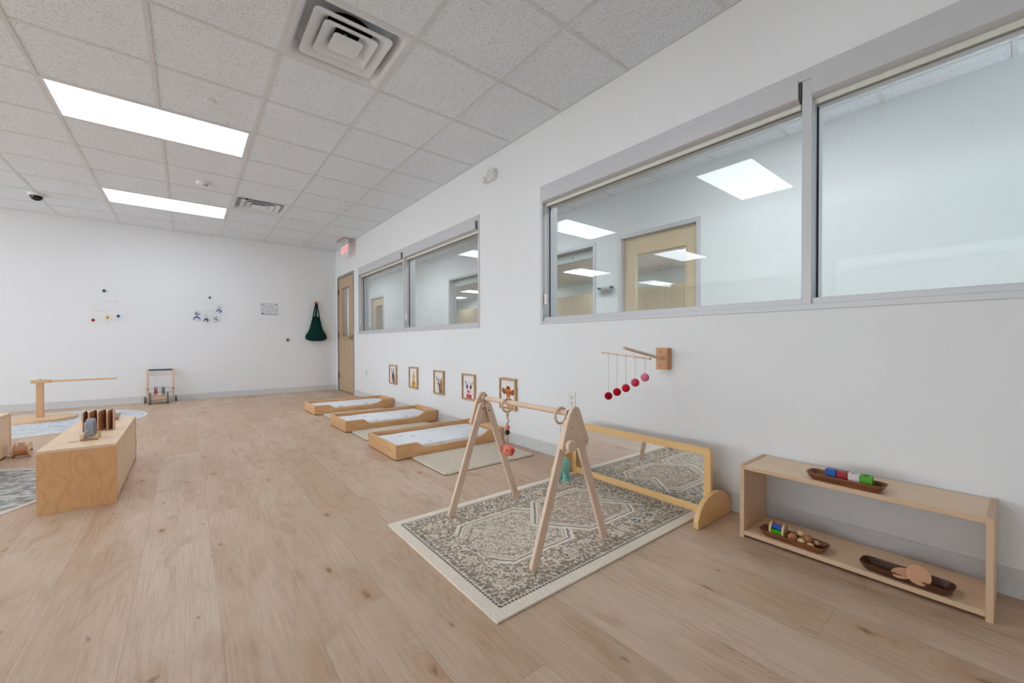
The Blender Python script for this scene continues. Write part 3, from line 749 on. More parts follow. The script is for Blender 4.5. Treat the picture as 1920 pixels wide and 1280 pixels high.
def animal(kind):
    im = canvas(56, 62, (236, 233, 230))
    if kind == 'donkey':
        poly(im, [(.18, .1), (.27, .12), (.36, .42), (.28, .44)], (84, 88, 104)); poly(im, [(.52, .1), (.6, .12), (.56, .46), (.44, .44)], (84, 84, 100))
        poly(im, [(.28, .4), (.62, .42), (.72, .55), (.8, 1), (.42, 1), (.36, .75)], (146, 98, 90)); ell(im, .44, .62, .15, .22, (110, 84, 92)); ell(im, .4, .82, .12, .12, (86, 96, 92)); ell(im, .4, .84, .05, .04, (222, 230, 228))
        ell(im, .5, .55, .03, .03, (30, 28, 30)); ell(im, .7, .85, .12, .12, (176, 118, 100))
    if kind == 'chick':
        poly(im, [(.5, .12), (.62, .4), (.38, .4)], (196, 206, 140)); ell(im, .5, .46, .17, .16, (216, 188, 84)); ell(im, .5, .62, .12, .16, (224, 168, 120)); ell(im, .5, .88, .26, .24, (208, 158, 74)); ell(im, .5, .76, .07, .05, (180, 92, 42))
        ell(im, .42, .43, .03, .03, (60, 40, 20)); ell(im, .6, .43, .03, .03, (60, 40, 20))
    if kind == 'goat':
        poly(im, [(.08, .2), (.2, .24), (.4, .44), (.3, .46)], (128, 104, 100)); poly(im, [(.88, .24), (.78, .26), (.56, .42), (.62, .46)], (136, 96, 84))
        ell(im, .45, .3, .14, .16, (226, 222, 220)); ell(im, .42, .46, .13, .2, (206, 200, 192)); ell(im, .78, .72, .26, .34, (182, 136, 96)); poly(im, [(.36, .6), (.7, .55), (.72, 1), (.5, 1)], (142, 110, 86)); poly(im, [(.2, .6), (.4, .64), (.52, 1), (.2, 1)], (226, 222, 224))
        ell(im, .42, .55, .07, .05, (70, 54, 52)); ell(im, .34, .4, .03, .03, (40, 34, 30)); ell(im, .52, .4, .03, .03, (40, 34, 30)); poly(im, [(.5, .8), (.9, .86), (.9, 1), (.5, 1)], (112, 108, 88))
    if kind == 'pig':
        poly(im, [(.12, .2), (.34, .36), (.22, .46)], (150, 130, 150)); poly(im, [(.88, .24), (.64, .36), (.78, .48)], (196, 140, 156)); ell(im, .5, .5, .28, .24, (228, 218, 222)); ell(im, .34, .5, .07, .1, (60, 56, 66)); ell(im, .66, .5, .07, .1, (60, 56, 66))
        ell(im, .5, .72, .2, .14, (236, 196, 204)); ell(im, .46, .7, .11, .06, (176, 70, 96)); poly(im, [(.28, .82), (.74, .82), (.76, 1), (.26, 1)], (206, 92, 112)); ell(im, .5, .6, .05, .1, (238, 226, 228))
    if kind == 'cow':
        ell(im, .2, .42, .15, .1, (158, 88, 50), ang=.5); ell(im, .82, .44, .15, .1, (166, 84, 46), ang=-.5); ell(im, .5, .4, .2, .19, (206, 128, 62)); poly(im, [(.34, .4), (.68, .4), (.62, .74), (.4, .74)], (196, 112, 58)); ell(im, .5, .72, .14, .09, (78, 62, 54)); ell(im, .5, .67, .12, .05, (224, 206, 180))
        poly(im, [(.5, .76), (.86, .7), (.8, 1), (.4, 1)], (218, 168, 92)); ell(im, .4, .47, .035, .03, (30, 22, 18)); ell(im, .62, .47, .035, .03, (30, 22, 18)); ell(im, .5, .28, .1, .06, (130, 74, 44))
    return im
pics = [('donkey', 5.616, 5.354, .323, .591, 'small live-edge framed donkey picture, farthest along the right wall'),
        ('chick', 4.957, 4.703, .318, .591, 'small live-edge framed picture of a yellow chick'),
        ('goat', 4.28, 4.038, .307, .580, 'small live-edge framed picture of a goat with long ears'),
        ('pig', 3.655, 3.406, .310, .578, 'small live-edge framed picture of a pig with a pink scarf'),
        ('cow', 3.001, 2.757, .298, .577, 'small live-edge framed picture of a brown calf, nearest the play gym')]
for kind, ya, yb, za, zb, L_ in pics:
    t = thing('animal_picture', L_, 'picture', (WX, (ya+yb)/2, za), group='animal pictures low on the right wall')
    fw = .018; rr = np.random.RandomState(len(kind)*7+ord(kind[0]))
    g = G()
    def wav(a, b, fixed, amp, n=9):
        return [(a+(b-a)*i/n, fixed+rr.uniform(-amp, amp)) for i in range(n+1)]
    # four live-edge strips: (y, z) polygons
    o1 = wav(yb, ya, zb, .003); g.prism([(p[0], p[1]) for p in o1]+[(ya, zb-fw), (yb, zb-fw)], 0, WX-.018, WX-.001)
    o1 = wav(yb, ya, za, .004); g.prism([(p[0], p[1]) for p in o1]+[(ya, za+fw), (yb, za+fw)], 0, WX-.018, WX-.001)
    o1 = wav(za+fw, zb-fw, ya, .003); g.prism([(p[1], p[0]) for p in o1]+[(ya-fw*.8, zb-fw), (ya-fw*.8, za+fw)], 0, WX-.018, WX-.001)
    o1 = wav(za+fw, zb-fw, yb, .006); g.prism([(p[1], p[0]) for p in o1]+[(yb+fw*1.4, zb-fw), (yb+fw*1.4, za+fw)], 0, WX-.018, WX-.001)
    lab(obj('frame', g, M['livewood'], t, .0012), 'brown live-edge wood frame')
    im = animal(kind); e = .018
    painted('print', im, (WX-.006, ya-e, zb-e), (0, yb-ya+2*e, 0), (0, 0, za-zb+2*e), M['print'], t)
# floor-plan sheet on the back wall
im = canvas(90, 72, (222, 222, 226)); ink = (120, 122, 132)
r2 = np.random.RandomState(3)
def rl(x0, x1, y0, y1): im[int(y0*72):max(int(y0*72)+1, int(y1*72)), int(x0*90):max(int(x0*90)+1, int(x1*90))] = ink
rl(.04, .96, .05, .05); rl(.04, .96, .93, .96); rl(.04, .04, .05, .95); rl(.95, .95, .05, .95); rl(.17, .18, .05, .95); rl(.04, .95, .62, .62); rl(.36, .37, .62, .9); rl(.55, .55, .62, .95); rl(.2, .5, .4, .4); rl(.5, .5, .05, .4); rl(.72, .72, .2, .62); rl(.05, .16, .12, .16); rl(.05, .16, .84, .92); rl(.8, .93, .08, .13)
for k_ in range(60): x_, y_ = r2.uniform(.2, .92), r2.uniform(.1, .9); d_ = r2.uniform(.01, .06); rl(x_, min(.94, x_+d_), y_, y_)
for k_ in range(10): x_, y_ = r2.uniform(.2, .9), r2.uniform(.1, .85); ell(im, x_, y_, .012, .014, (90, 92, 110))
t = thing('floor_plan_sheet', 'small white evacuation floor plan sheet on the back wall', 'notice', (1.15, BY, 1.39))
obj('sheet', G().box(1.014, 1.285, BY-.003, BY, 1.395, 1.607), M['white'], t)
painted('drawing', im, (1.014, BY-.0038, 1.607), (.271, 0, 0), (0, 0, -.212), M['print'], t)

# ------------------------------------------------------------------ green knitted bag on its hook
t = thing('wall_hook', 'small wooden peg hook near the top of the green bag', 'hook', (1.905, BY, 1.655))
obj('peg', G().cyl((1.905, BY, 1.655), (1.905, BY-.07, 1.66), .013, .016, n=16).box(1.885, 1.925, BY-.012, BY, 1.62, 1.685), M['beech'], t, .002)
kb = NT('dark_green_knit', .95, spec=.15); P = kb.co()
kb.color(kb.mix(kb.noise(kb.mp(P, (1, 1, .3)), 90, 3)[0], lin((8, 42, 38)), lin((22, 70, 62)))); kb.bump(kb.vor(kb.mp(P, (1, 1, 1)), 160)[0], .8, .004)
t = thing('string_bag', 'dark green knitted tote bag hanging from the wall hook by the door', 'bag', (1.905, BY-.06, .95))
prof = [(1.395, .06, .012), (1.36, .068, .02), (1.30, .082, .026), (1.22, .098, .033), (1.14, .122, .042), (1.08, .155, .05), (1.04, .18, .054), (1.00, .186, .054), (.975, .172, .048), (.955, .13, .036), (.945, .07, .02)]
g = G(); N = 48
for zz, hw, th in prof:
    for j in range(N):
        a = 2*pi*j/N; fold = 1+.13*math.sin(a*9+zz*3)*min(1, (zz-.93)*3.5)
        g.v.append((1.895+.002*math.sin(zz*30)+hw*math.cos(a), BY-.062+th*math.sin(a)*fold, zz+.006*math.sin(a*7)))
for i in range(len(prof)-1): g.f += [(i*N+j, i*N+(j+1) % N, (i+1)*N+(j+1) % N, (i+1)*N+j) for j in range(N)]; 
g.f += [tuple(range(N))[::-1], tuple(range((len(prof)-1)*N, len(prof)*N))]; g.mi = [0]*len(g.f)
obj('bag_body', g, kb.m, t)
for s_ in (-1, 1):
    dy = -.012 if s_ < 0 else .006
    if s_ < 0: pts = [(1.84, BY-.062+dy, 1.37), (1.853, BY-.062+dy, 1.45), (1.875, BY-.058, 1.56), (1.898, BY-.055, 1.645), (1.906, BY-.052, 1.672), (1.912, BY-.055, 1.645), (1.895, BY-.06, 1.52), (1.882, BY-.064, 1.39)]
    else: pts = [(1.90, BY-.055, 1.39), (1.905, BY-.05, 1.50), (1.906, BY-.045, 1.62), (1.907, BY-.04, 1.675), (1.915, BY-.045, 1.63), (1.935, BY-.05, 1.51), (1.955, BY-.055, 1.38)]
    obj('strap', G().tube(pts, .011, 8), kb.m, t)

# ------------------------------------------------------------------ hanging mobiles on the back wall
strm = plain('fine_thread', (205, 205, 206), .6); rodm = plain('clear_rod', (204, 204, 205), .3)
MY = BY-.05
def Z(u): return u
t = thing('octahedron_mobile', 'hanging mobile with red, yellow and blue octahedrons on the back wall', 'mobile', (-.93, BY, 1.66))
lab(obj('wall_clip', G().box(-.948, -.921, BY-.03, BY, 1.646, 1.678), M['black'], t, .003), 'small black wall clip')
g = G(); g.cyl((-.975, MY, 1.500), (-.785, MY, 1.515), .0022, n=6); obj('rod', g, rodm, t)
g = G(); g.cyl((-1.055, MY, 1.365), (-.895, MY, 1.365), .0022, n=6); obj('rod', g, rodm, t)
g = G()
for a, b_ in (((-.935, 1.65), (-.90, 1.505)), ((-.965, 1.50), (-.97, 1.365)), ((-1.05, 1.365), (-1.045, 1.26)), ((-.90, 1.365), (-.902, 1.31)), ((-.79, 1.514), (-.79, 1.33))): g.cyl((a[0], MY, a[1]), (b_[0], MY, b_[1]), .0007, n=5)
obj('thread', g, strm, t)
for x, z_, c_, nm in ((-1.045, 1.232, (176, 24, 48), 'red'), (-.898, 1.275, (232, 166, 32), 'yellow'), (-.785, 1.300, (34, 96, 160), 'blue')):
    r_ = .0235; g = G().add([(x+r_, MY, z_), (x, MY+r_, z_), (x-r_, MY, z_), (x, MY-r_, z_), (x, MY, z_+r_*1.2), (x, MY, z_-r_*1.2)], [(0, 1, 4), (1, 2, 4), (2, 3, 4), (3, 0, 4), (1, 0, 5), (2, 1, 5), (3, 2, 5), (0, 3, 5)])
    lab(obj('octahedron', g, plain('foil_'+nm, c_, .25, .3), t, smooth=False), nm+' foil octahedron')
def cres(pts, wmax, flip=1):
    """a tapering crescent band along a smooth polyline (x, z)"""
    # catmull-rom
    P_ = [Vector(p) for p in pts]; P_ = [P_[0]*2-P_[1]]+P_+[P_[-1]*2-P_[-2]]; out = []
    for i in range(1, len(P_)-2):
        for k_ in range(8):
            u = k_/8; a, b_, c_, d = P_[i-1:i+3]
            out.append(.5*((2*b_)+(c_-a)*u+(2*a-5*b_+4*c_-d)*u*u+(3*b_-a-3*c_+d)*u**3))
    out.append(P_[-2]); n = len(out); L1, L2 = [], []
    for i, p in enumerate(out):
        d = (out[min(n-1, i+1)]-out[max(0, i-1)]).normalized(); nn = Vector((-d.y, d.x)); w_ = wmax*math.sin(pi*min(1, max(0, i/(n-1))))**.7+.0006
        L1.append(p+nn*w_/2); L2.append(p-nn*w_/2)
    return [(q.x, q.y) for q in L1]+[(q.x, q.y) for q in reversed(L2)]
t = thing('dancer_mobile', 'hanging mobile of blue and silver paper dancers on the back wall', 'mobile', (.296, BY, 1.645))
lab(obj('wall_clip', G().box(.285, .307, BY-.03, BY, 1.630, 1.662), M['black'], t, .003), 'small black wall clip')
for a, b_ in (((.225, 1.545), (.46, 1.540)), ((.10, 1.43), (.38, 1.42)), ((.25, 1.335), (.45, 1.325))): obj('rod', G().cyl((a[0], MY, a[1]), (b_[0], MY, b_[1]), .002, n=6), rodm, t)
g = G()
for a, b_ in (((.296, 1.63), (.33, 1.543)), ((.24, 1.545), (.24, 1.425)), ((.36, 1.42), (.35, 1.33)), ((.455, 1.54), (.46, 1.48)), ((.11, 1.43), (.125, 1.30)), ((.26, 1.335), (.26, 1.27)), ((.44, 1.325), (.425, 1.25))): g.cyl((a[0], MY, a[1]), (b_[0], MY, b_[1]), .0007, n=5)
obj('thread', g, strm, t)
navy = plain('navy_foil', (22, 38, 78), .3, .2); royal = plain('royal_blue_foil', (24, 60, 160), .3, .2); silver = plain('silver_foil', (206, 208, 210), .25, .5)
# pixel-traced figures: u,v in the 90 px wide view of the photograph -> wall metres
def U(x, y): return (.003+(x/14.222-3)*.00617+.0, 1.6525-(y/14.222-12.6)*.00605)
def band(pts, w_, mat, L_): lab(obj('figure_limb', G().prism(cres([U(*p) for p in pts], w_), 1, MY-.001, MY+.001), mat, t, smooth=False), L_)
def head(x, y, rx, ry, mat, L_): c_ = U(x, y); lab(obj('figure_head', G().prism([(c_[0]+rx*math.cos(a), c_[1]+ry*math.sin(a)) for a in np.linspace(0, 2*pi, 17)[:-1]], 1, MY-.001, MY+.001), mat, t, smooth=False), L_)
head(333, 785, .010, .013, navy, 'dark blue dancer head'); band([(262, 775), (285, 840), (330, 872), (385, 850), (442, 795)], .014, navy, 'dark blue raised arms'); band([(212, 1065), (262, 985), (325, 950), (385, 985), (438, 1070)], .02, royal, 'bright blue legs')
head(605, 870, .008, .014, silver, 'silver dancer head'); band([(550, 905), (560, 950), (610, 965), (660, 945), (665, 895)], .010, silver, 'silver arms'); band([(535, 1140), (560, 1060), (605, 1022), (650, 1055), (645, 1090), (610, 1150)], .022, navy, 'dark blue legs')
head(908, 945, .009, .013, navy, 'dark blue dancer head'); band([(842, 940), (860, 1005), (915, 1030), (960, 1055), (1002, 1100)], .013, navy, 'dark blue stretched arms'); band([(805, 1135), (850, 1120), (890, 1105), (940, 1120), (975, 1170)], .012, silver, 'silver legs')
head(998, 530, .009, .012, silver, 'silver dancer head'); band([(905, 650), (960, 620), (1020, 600), (1090, 575)], .009, navy, 'dark blue outstretched arms'); band([(895, 748), (935, 700), (1000, 675), (1060, 700), (1050, 740), (1015, 778)], .017, royal, 'bright blue legs')

# ------------------------------------------------------------------ wooden push cart by the back wall
t = thing('push_cart', 'small wooden push cart with grey wheels and two peg dolls against the back wall', 'push cart', (-.325, 8.1, 0))
pl = wood('cart_wood', (222, 192, 160), (200, 164, 130), 2, 1.3, .45, .3); gw = plain('cart_grey', (112, 104, 100), .6)
for s_, x0_ in ((-1, -.468), (1, -.172)):
    g = G(); a = Vector((x0_+s_*.012, 8.16, .03)); b_ = Vector((x0_, 8.225, .505)); th = .012
    pr = [(8.165-.018, .06), (8.165+.018, .06), (8.235+.016, .50), (8.235, .515), (8.235-.016, .50)]
    g.prism(pr, 0, x0_-.011, x0_+.011); obj('side_post', g, pl, t, .003)
    lab(obj('bolt_cap', G().cyl((x0_, 8.13, .215), (x0_, 8.165, .215), .008, n=12), M['black'], t), 'black bolt cap')
    w_ = lab(obj('rear_wheel', G().cyl((x0_+s_*.02, 8.215, .045), (x0_+s_*.042, 8.215, .045), .045, n=24), gw, t, .003), 'dark grey wheel')
for s_, x0_ in ((-1, -.432), (1, -.232)):
    for z_, r_ in ((.05, .05),): lab(obj('front_wheel', G().cyl((x0_-.012, 7.975, r_), (x0_+.012, 7.975, r_), r_, n=24), gw, t, .003), 'dark grey wheel')
    lab(obj('front_post', G().prism(rrect(7.955, 7.995, .06, .175, .018), 0, x0_-.009, x0_+.009), gw, t, .002), 'grey rounded front post')
lab(obj('handle', G().cyl((-.468, 8.235, .495), (-.172, 8.235, .495), .0115, n=14), plain('cart_handle', (66, 76, 86), .5), t), 'dark blue grey handle bar')
for z_, y_, r_ in ((.225, 8.14, .006), (.165, 8.10, .006), (.075, 7.985, .009), (.105, 7.985, .009), (.135, 7.985, .009)):
    xa, xb = (-.46, -.18) if y_ > 8.05 else (-.43, -.235)
    obj('rung', G().cyl((xa, y_, z_), (xb, y_, z_), r_, n=10), M['dowel'], t)
obj('cart_floor', G().box(-.425, -.235, 7.99, 8.19, .048, .056), pl, t, .002)
for x_, c_, L_ in ((-.372, (156, 92, 108), 'dusty rose peg doll'), (-.285, (96, 128, 124), 'sage green peg doll')):
    g = G(); g.box(x_-.019, x_+.019, 8.06, 8.085, .135, .215); g.box(x_-.017, x_-.005, 8.062, 8.083, .215, .25); g.box(x_+.005, x_+.017, 8.062, 8.083, .215, .25); g.ball((x_, 8.072, .145), .022, 14, 8)
    lab(obj('peg_doll', g, plain('doll_%d' % c_[0], c_, .6), t, .004), L_)
    g = G().cyl((x_-.02, 8.06, .125), (x_+.02, 8.06, .125), .012, n=12); obj('doll_base', g, M['beech'], t)
g = G().box(-.41, -.245, 8.05, 8.10, .108, .115); obj('doll_shelf', g, pl, t)

# ------------------------------------------------------------------ rugs on the left and the wooden stand
def rugmat(name, c1, c2, scale, thr=(.5, .56), bumpscale=300, aniso=(1, 1, 1)):
    k = NT(name, .95, spec=.15); P = k.co()
    n1 = k.noise(k.mp(P, aniso), scale, 4, .6, 1.2)[0]; n2 = k.noise(k.mp(P, aniso, loc=(4, 2, 0)), scale*2.6, 3, .6, .8)[0]
    f = k.step(n1, *thr); f2 = k.math('MULTIPLY', k.step(n2, .52, .6), .5)
    k.color(k.mix(k.math('MAXIMUM', f, f2), lin(c1), lin(c2))); k.bump(k.noise(P, bumpscale, 2)[0], .6, .004); return k.m
def disc_rug(cx_, cy_, r, th, mats, label, name='round_rug', rim=.03):
    t = thing(name, label, 'rug', (cx_, cy_, 0))
    obj('pile', G().lathe([(r-rim, 0), (r-rim, th+.0008)], (cx_, cy_, 0), n=96), mats[0], t)
    g = G(); n = 96; pr = [(r-rim, .0), (r-rim, th), (r-rim*.3, th), (r, th*.4), (r, 0)]
    vs = [(cx_+q*math.cos(2*pi*j/n), cy_+q*math.sin(2*pi*j/n), h_) for q, h_ in pr for j in range(n)]; fs = []
    for i in range(len(pr)-1): fs += [(i*n+j, i*n+(j+1) % n, (i+1)*n+(j+1) % n, (i+1)*n+j) for j in range(n)]
    g.add(vs, fs); lab(obj('binding', g, mats[1], t), 'plain pale edge binding')
bind = plain('rug_binding', (226, 222, 214), .9)
disc_rug(-1.3, 6.84, .91, .012, [rugmat('pale_blue_grey_rug', (222, 224, 226), (188, 194, 200), 14), bind], 'round pale grey rug under the wooden stand by the back wall')
disc_rug(-1.36, 3.79, .765, .008, [rugmat('grey_patterned_rug', (214, 213, 208), (148, 148, 146), 26, (.46, .54), aniso=(.55, 1.2, 1)), bind], 'round rug with grey leafy pattern beside the near plywood box')
t = thing('mobile_stand', 'low oak floor stand with a long dowel arm on the round rug', 'stand', (-1.345, 7.11, .013))
bp = [(-1.355+.315*abs(math.cos(a))**.8*np.sign(math.cos(a)), 7.11+.30*abs(math.sin(a))**.9*np.sign(math.sin(a))) for a in np.linspace(0, 2*pi, 49)[:-1]]
obj('base', G().prism(bp, 2, .013, .041), M['oakstand_x'], t, .003)
obj('post', G().box(-1.373, -1.318, 7.08, 7.14, .041, .44), M['oakstand'], t, .002)
obj('head_block', G().box(-1.412, -1.262, 7.075, 7.145, .438, .478), M['oakstand_x'], t, .003)
obj('arm', G().cyl((-1.27, 7.11, .457), (-.69, 7.08, .464), .0115, n=14), M['oakstand_x'], t)
lab(obj('peg', G().ball((-1.345, 7.11, .478), .016, 14, 8), M['steel'], t), 'small round metal peg')

# ------------------------------------------------------------------ plywood box shelves on the left
def ply_box(x0, x1, y0, y1, h, z0, label, group):
    """low shelf unit lying with its closed end to the viewer, open on its far long side"""
    t = thing('plywood_box_shelf', label, 'box shelf', ((x0+x1)/2, (y0+y1)/2, z0), group=group); th = .015
    lab(obj('end_panel', G().box(x0, x1, y0, y0+th, z0, z0+h-th), M['veneer'], t, .0012), 'honey figured veneer end panel')
    obj('end_panel', G().box(x0, x1, y1-th, y1, z0, z0+h-th), M['birch_z'], t, .0012)
    obj('top_panel', G().box(x0, x1, y0, y1, z0+h-th, z0+h), M['birch'], t, .0012)
    obj('bottom_panel', G().box(x0+.002, x1-.004, y0+th, y1-th, z0+.012, z0+.012+th), M['birch'], t)
    obj('side_panel', G().box(x1-.010, x1-.004, y0+th, y1-th, z0+.027, z0+h-th), M['birch'], t)
    return t
ply_box(-.617, -.315, 3.163, 4.287, .336, 0, 'near plywood box shelf with wavy veneer end, toys on its top', 'plywood box shelves')
ply_box(-1.42, -1.112, 3.90, 5.05, .336, .009, 'plywood box shelf cut by the left edge, wooden roller toy beside it', 'plywood box shelves')

# wooden roller toy
t = thing('roller_toy', 'small wooden roller with pale end discs on the floor beside the left box shelf', 'toy', (-1.03, 4.93, 0))
for x_ in (-1.075, -.99): obj('end_disc', G().cyl((x_-.006, 4.93, .056), (x_+.006, 4.93, .056), .056, n=32), M['birch_x'], t, .002)
lab(obj('drum', G().cyl((-1.067, 4.93, .05), (-.998, 4.93, .05), .040, n=28), M['booklet'], t), 'brown turned drum')
lab(obj('center_block', G().prism(rrect(-1.05, -1.016, .05, .118, .01), 1, 4.905, 4.945), M['birch_x'], t, .002), 'pale wooden block')
for x_ in (-1.085, -.980): lab(obj('axle_cap', G().cyl((x_-.004, 4.93, .05), (x_+.004, 4.93, .05), .006, n=10), M['black'], t), 'dark axle cap')

# things on the near box
ZB = .336
t = thing('folding_wooden_booklet', 'standing zigzag booklet of brown rounded wooden panels on the near box', 'toy', (-.45, 3.72, ZB))
def upright(p, q, h, r, th):
    p = Vector((*p, 0)); q = Vector((*q, 0)); L_ = (q-p).length; d = (q-p).normalized()
    g = G().prism(rrect(0, L_, 0, h, r, 5), 1, -th/2, th/2)
    R_ = Matrix((( d.x, -d.y, 0), (d.y, d.x, 0), (0, 0, 1))); return g.move((p.x, p.y, ZB+.0005), R_)
bpts = [(-.517, 3.66), (-.512, 3.77), (-.490, 3.66), (-.468, 3.775), (-.449, 3.66), (-.425, 3.775), (-.407, 3.66), (-.382, 3.772), (-.378, 3.66)]
for i in range(8):
    g = upright(bpts[i], bpts[i+1], .126, .022, .0045); g.mi = [0, 0]+[1]*(len(g.f)-2)
    obj('panel', g, [M['booklet'], M['dowel']], t)
t = thing('elephant_pull_toy', 'grey wooden elephant pull toy on pale wheels standing on the near box', 'toy', (-.44, 3.40, ZB))
eg = plain('grey_stained_wood', (150, 152, 158), .6)
body = [(-.045, .018), (.045, .018), (.052, .045), (.05, .085), (.04, .108), (.02, .118), (-.012, .116), (-.035, .108), (-.052, .09), (-.06, .06), (-.062, .03), (-.055, .022)]
g = G().prism(body, 0, -.018, .018); g.move((-.447, 3.40, ZB)); lab(obj('body', g, eg, t, .005), 'grey elephant body')
g = G()
for s_ in (-1, 1): g.prism([(-.03, .05), (.004, .045), (.012, .075), (0, .1), (-.025, .1)], 0, s_*.018, s_*.024)
g.move((-.447, 3.40, ZB)); lab(obj('ear', g, eg, t, .002), 'grey ear')
for y_ in (3.365, 3.435):
    for s_ in (-1, 1): obj('wheel', G().cyl((-.447+s_*.020, y_, ZB+.017), (-.447+s_*.038, y_, ZB+.017), .017, n=22), M['eggwood'], t, .002)
lab(obj('pull_string', G().tube([(-.452, 3.34, ZB+.06), (-.468, 3.335, ZB+.045), (-.482, 3.33, ZB+.012), (-.497, 3.325, ZB+.003), (-.525, 3.335, ZB+.002), (-.535, 3.36, ZB+.002), (-.515, 3.37, ZB+.002), (-.50, 3.352, ZB+.002), (-.52, 3.318, ZB+.002), (-.54, 3.325, ZB+.002), (-.555, 3.35, ZB+.002)], .0022, 6), plain('cream_string', (232, 224, 208), .9), t), 'cream pull string')
def dough_tray(name, cx_, cy_, z0, L_, W_, H_, mat, label, group, rotz=0., mat2=None):
    """oblong carved tray, long axis y"""
    t = thing(name, label, 'tray', (cx_, cy_, z0), rotz, group)
    def ringp(hl, hw, z_, r): return [(cx_+a, cy_+b_, z0+z_) for a, b_ in rrect(-hw, hw, -hl, hl, r, 5)]
    rs = [ringp(L_*.41, W_*.33, 0, W_*.15), ringp(L_*.465, W_*.44, H_*.4, W_*.26), ringp(L_*.5, W_*.5, H_, W_*.30), ringp(L_*.488, W_*.465, H_*1.03, W_*.27), ringp(L_*.455, W_*.40, H_*.45, W_*.24), ringp(L_*.42, W_*.34, H_*.27, W_*.14)]
    N = len(rs[0]); g = G(); vs = [p for r_ in rs for p in r_]; fs = [tuple(range(N))[::-1]]
    for k_ in range(len(rs)-1): fs += [(k_*N+i, k_*N+(i+1) % N, (k_+1)*N+(i+1) % N, (k_+1)*N+i) for i in range(N)]
    fs.append(tuple(range((len(rs)-1)*N, len(rs)*N))); g.add(vs, fs)
    if mat2 is not None:
        for q in range(len(g.f)): g.mi[q] = 0 if q <= N else 1
    obj('tray_body', g, [mat] if mat2 is None else [mat, mat2], t); return t
wash = plain('whitewashed_wood', (214, 208, 200), .7)
dough_tray('wooden_tray', -.495, 4.16, ZB, .20, .17, .05, M['booklet'], 'carved wooden tray behind the brown booklet on the near box', None, rotz=1.2, mat2=wash)

# ------------------------------------------------------------------ floor beds
def bed(y0, y1, label, x0=1.232, x1=2.256):
    t = thing('floor_bed', label, 'floor bed', ((x0+x1)/2, (y0+y1)/2, 0), group='low pine floor beds along the right wall')
    th = .02
    def rail(y, notch=True):
        if not notch: return G().box(x0, x1, y, y+th, .006, .117)
        pr = [(x0, .006), (x1, .006), (x1, .128)] + [(x1-.13, .128), (x1-.16, .122), (x1-.20, .10), (x1-.24, .078), (x1-.28, .072), (x1-.34, .07)] + [(x0+.30, .07), (x0+.25, .071), (x0+.225, .08), (x0+.19, .11), (x0+.17, .116), (x0+.14, .117), (x0, .117)]
        return G().prism(pr, 1, y, y+th)
    obj('side_rail', rail(y0), M['pine'], t, .003); obj('side_rail', rail(y1-th, False), M['pine'], t, .003)
    obj('end_board', G().box(x0-.0, x0+th, y0+th, y1-th, .006, .117), M['pine_y'], t, .003)
    obj('end_board', G().box(x1-th, x1, y0+th, y1-th, .006, .128), M['pine_y'], t, .003)
    obj('slat_base', G().box(x0+th, x1-th, y0+th, y1-th, .018, .03), M['pine_y'], t)
    g = G()
    for z_ in (.03, .09): g.cyl((x0+.012, y0+.002, z_), (x0+.012, y0-.0015, z_), .0045, n=10)
    lab(obj('screw', g, M['steel'], t), 'round steel screw')
    return t
def sheetmat():
    k = NT('star_print_sheet', .9, spec=.2); P = k.co()
    v = k.vor(P, 11.)
    s = k.sep(v[1]); pos = k.sep(k.vm('SUBTRACT', k.mp(P, (1, 1, 1)), v[2]))
    ang = k.math('ARCTAN2', pos[1], pos[0]); star = k.math('MULTIPLY_ADD', k.math('COSINE', k.math('MULTIPLY', ang, 5.)), .09, .23)
    inside = k.math('MULTIPLY', k.math('LESS_THAN', v[0], star), k.math('GREATER_THAN', s[0], .3))
    strk = k.step(k.noise(P, 260, 2)[0], .42, .55)
    c = k.mix(k.math('MULTIPLY', k.math('MULTIPLY', inside, strk), .8), lin((236, 238, 240)), lin((150, 160, 166)))
    k.color(c); k.bump(k.noise(P, 12, 3)[0], .35, .01); return k.m
M['sheet'] = sheetmat()
def mattress(y0, y1, x0=1.255, x1=2.233):
    t = tag(bpy.data.objects.new('crib_mattress', None), 'x', 'mattress', 'star print mattresses in the floor beds'); COL.objects.link(t); t.location = ((x0+x1)/2, (y0+y1)/2, .03)
    nx, ny = 40, 24; g = G(); top = []
    rr = np.random.RandomState(int(y0*10)); n1 = vnoise(ny+1, nx+1, 6, int(y0*9)); n2 = vnoise(ny+1, nx+1, 2.5, int(y0*7))
    for j in range(ny+1):
        for i in range(nx+1):
            u, v_ = i/nx, j/ny; e = min(u, 1-u)*(x1-x0); e2 = min(v_, 1-v_)*(y1-y0); m_ = min(e, e2)
            z_ = .03+.058*min(1, (m_/.03))**.45+.004*(n1[j, i]-.5)+.0025*(n2[j, i]-.5)
            g.v.append((x0+u*(x1-x0), y0+v_*(y1-y0), z_ if m_ > 0 else .032))
    for j in range(ny):
        for i in range(nx): a = j*(nx+1)+i; g.f.append((a, a+1, a+nx+2, a+nx+1)); 
    g.mi = [0]*len(g.f)
    obj('fitted_sheet', g, M['sheet'], t); return t
beds = [(2.947, 3.547, 'low pine floor bed nearest the play gym'), (4.19, 4.745, 'low pine floor bed in the middle of the row of three'), (5.456, 6.0, 'low pine floor bed farthest away, closest to the door')]
ml = ['white mattress with grey star print in the floor bed nearest the play gym', 'white mattress in the middle floor bed of three', 'white mattress in the floor bed closest to the door']
for (a, b_, L_), q in zip(beds, ml):
    bed(a, b_, L_); mt = mattress(a+.024, b_-.024); mt['label'] = q
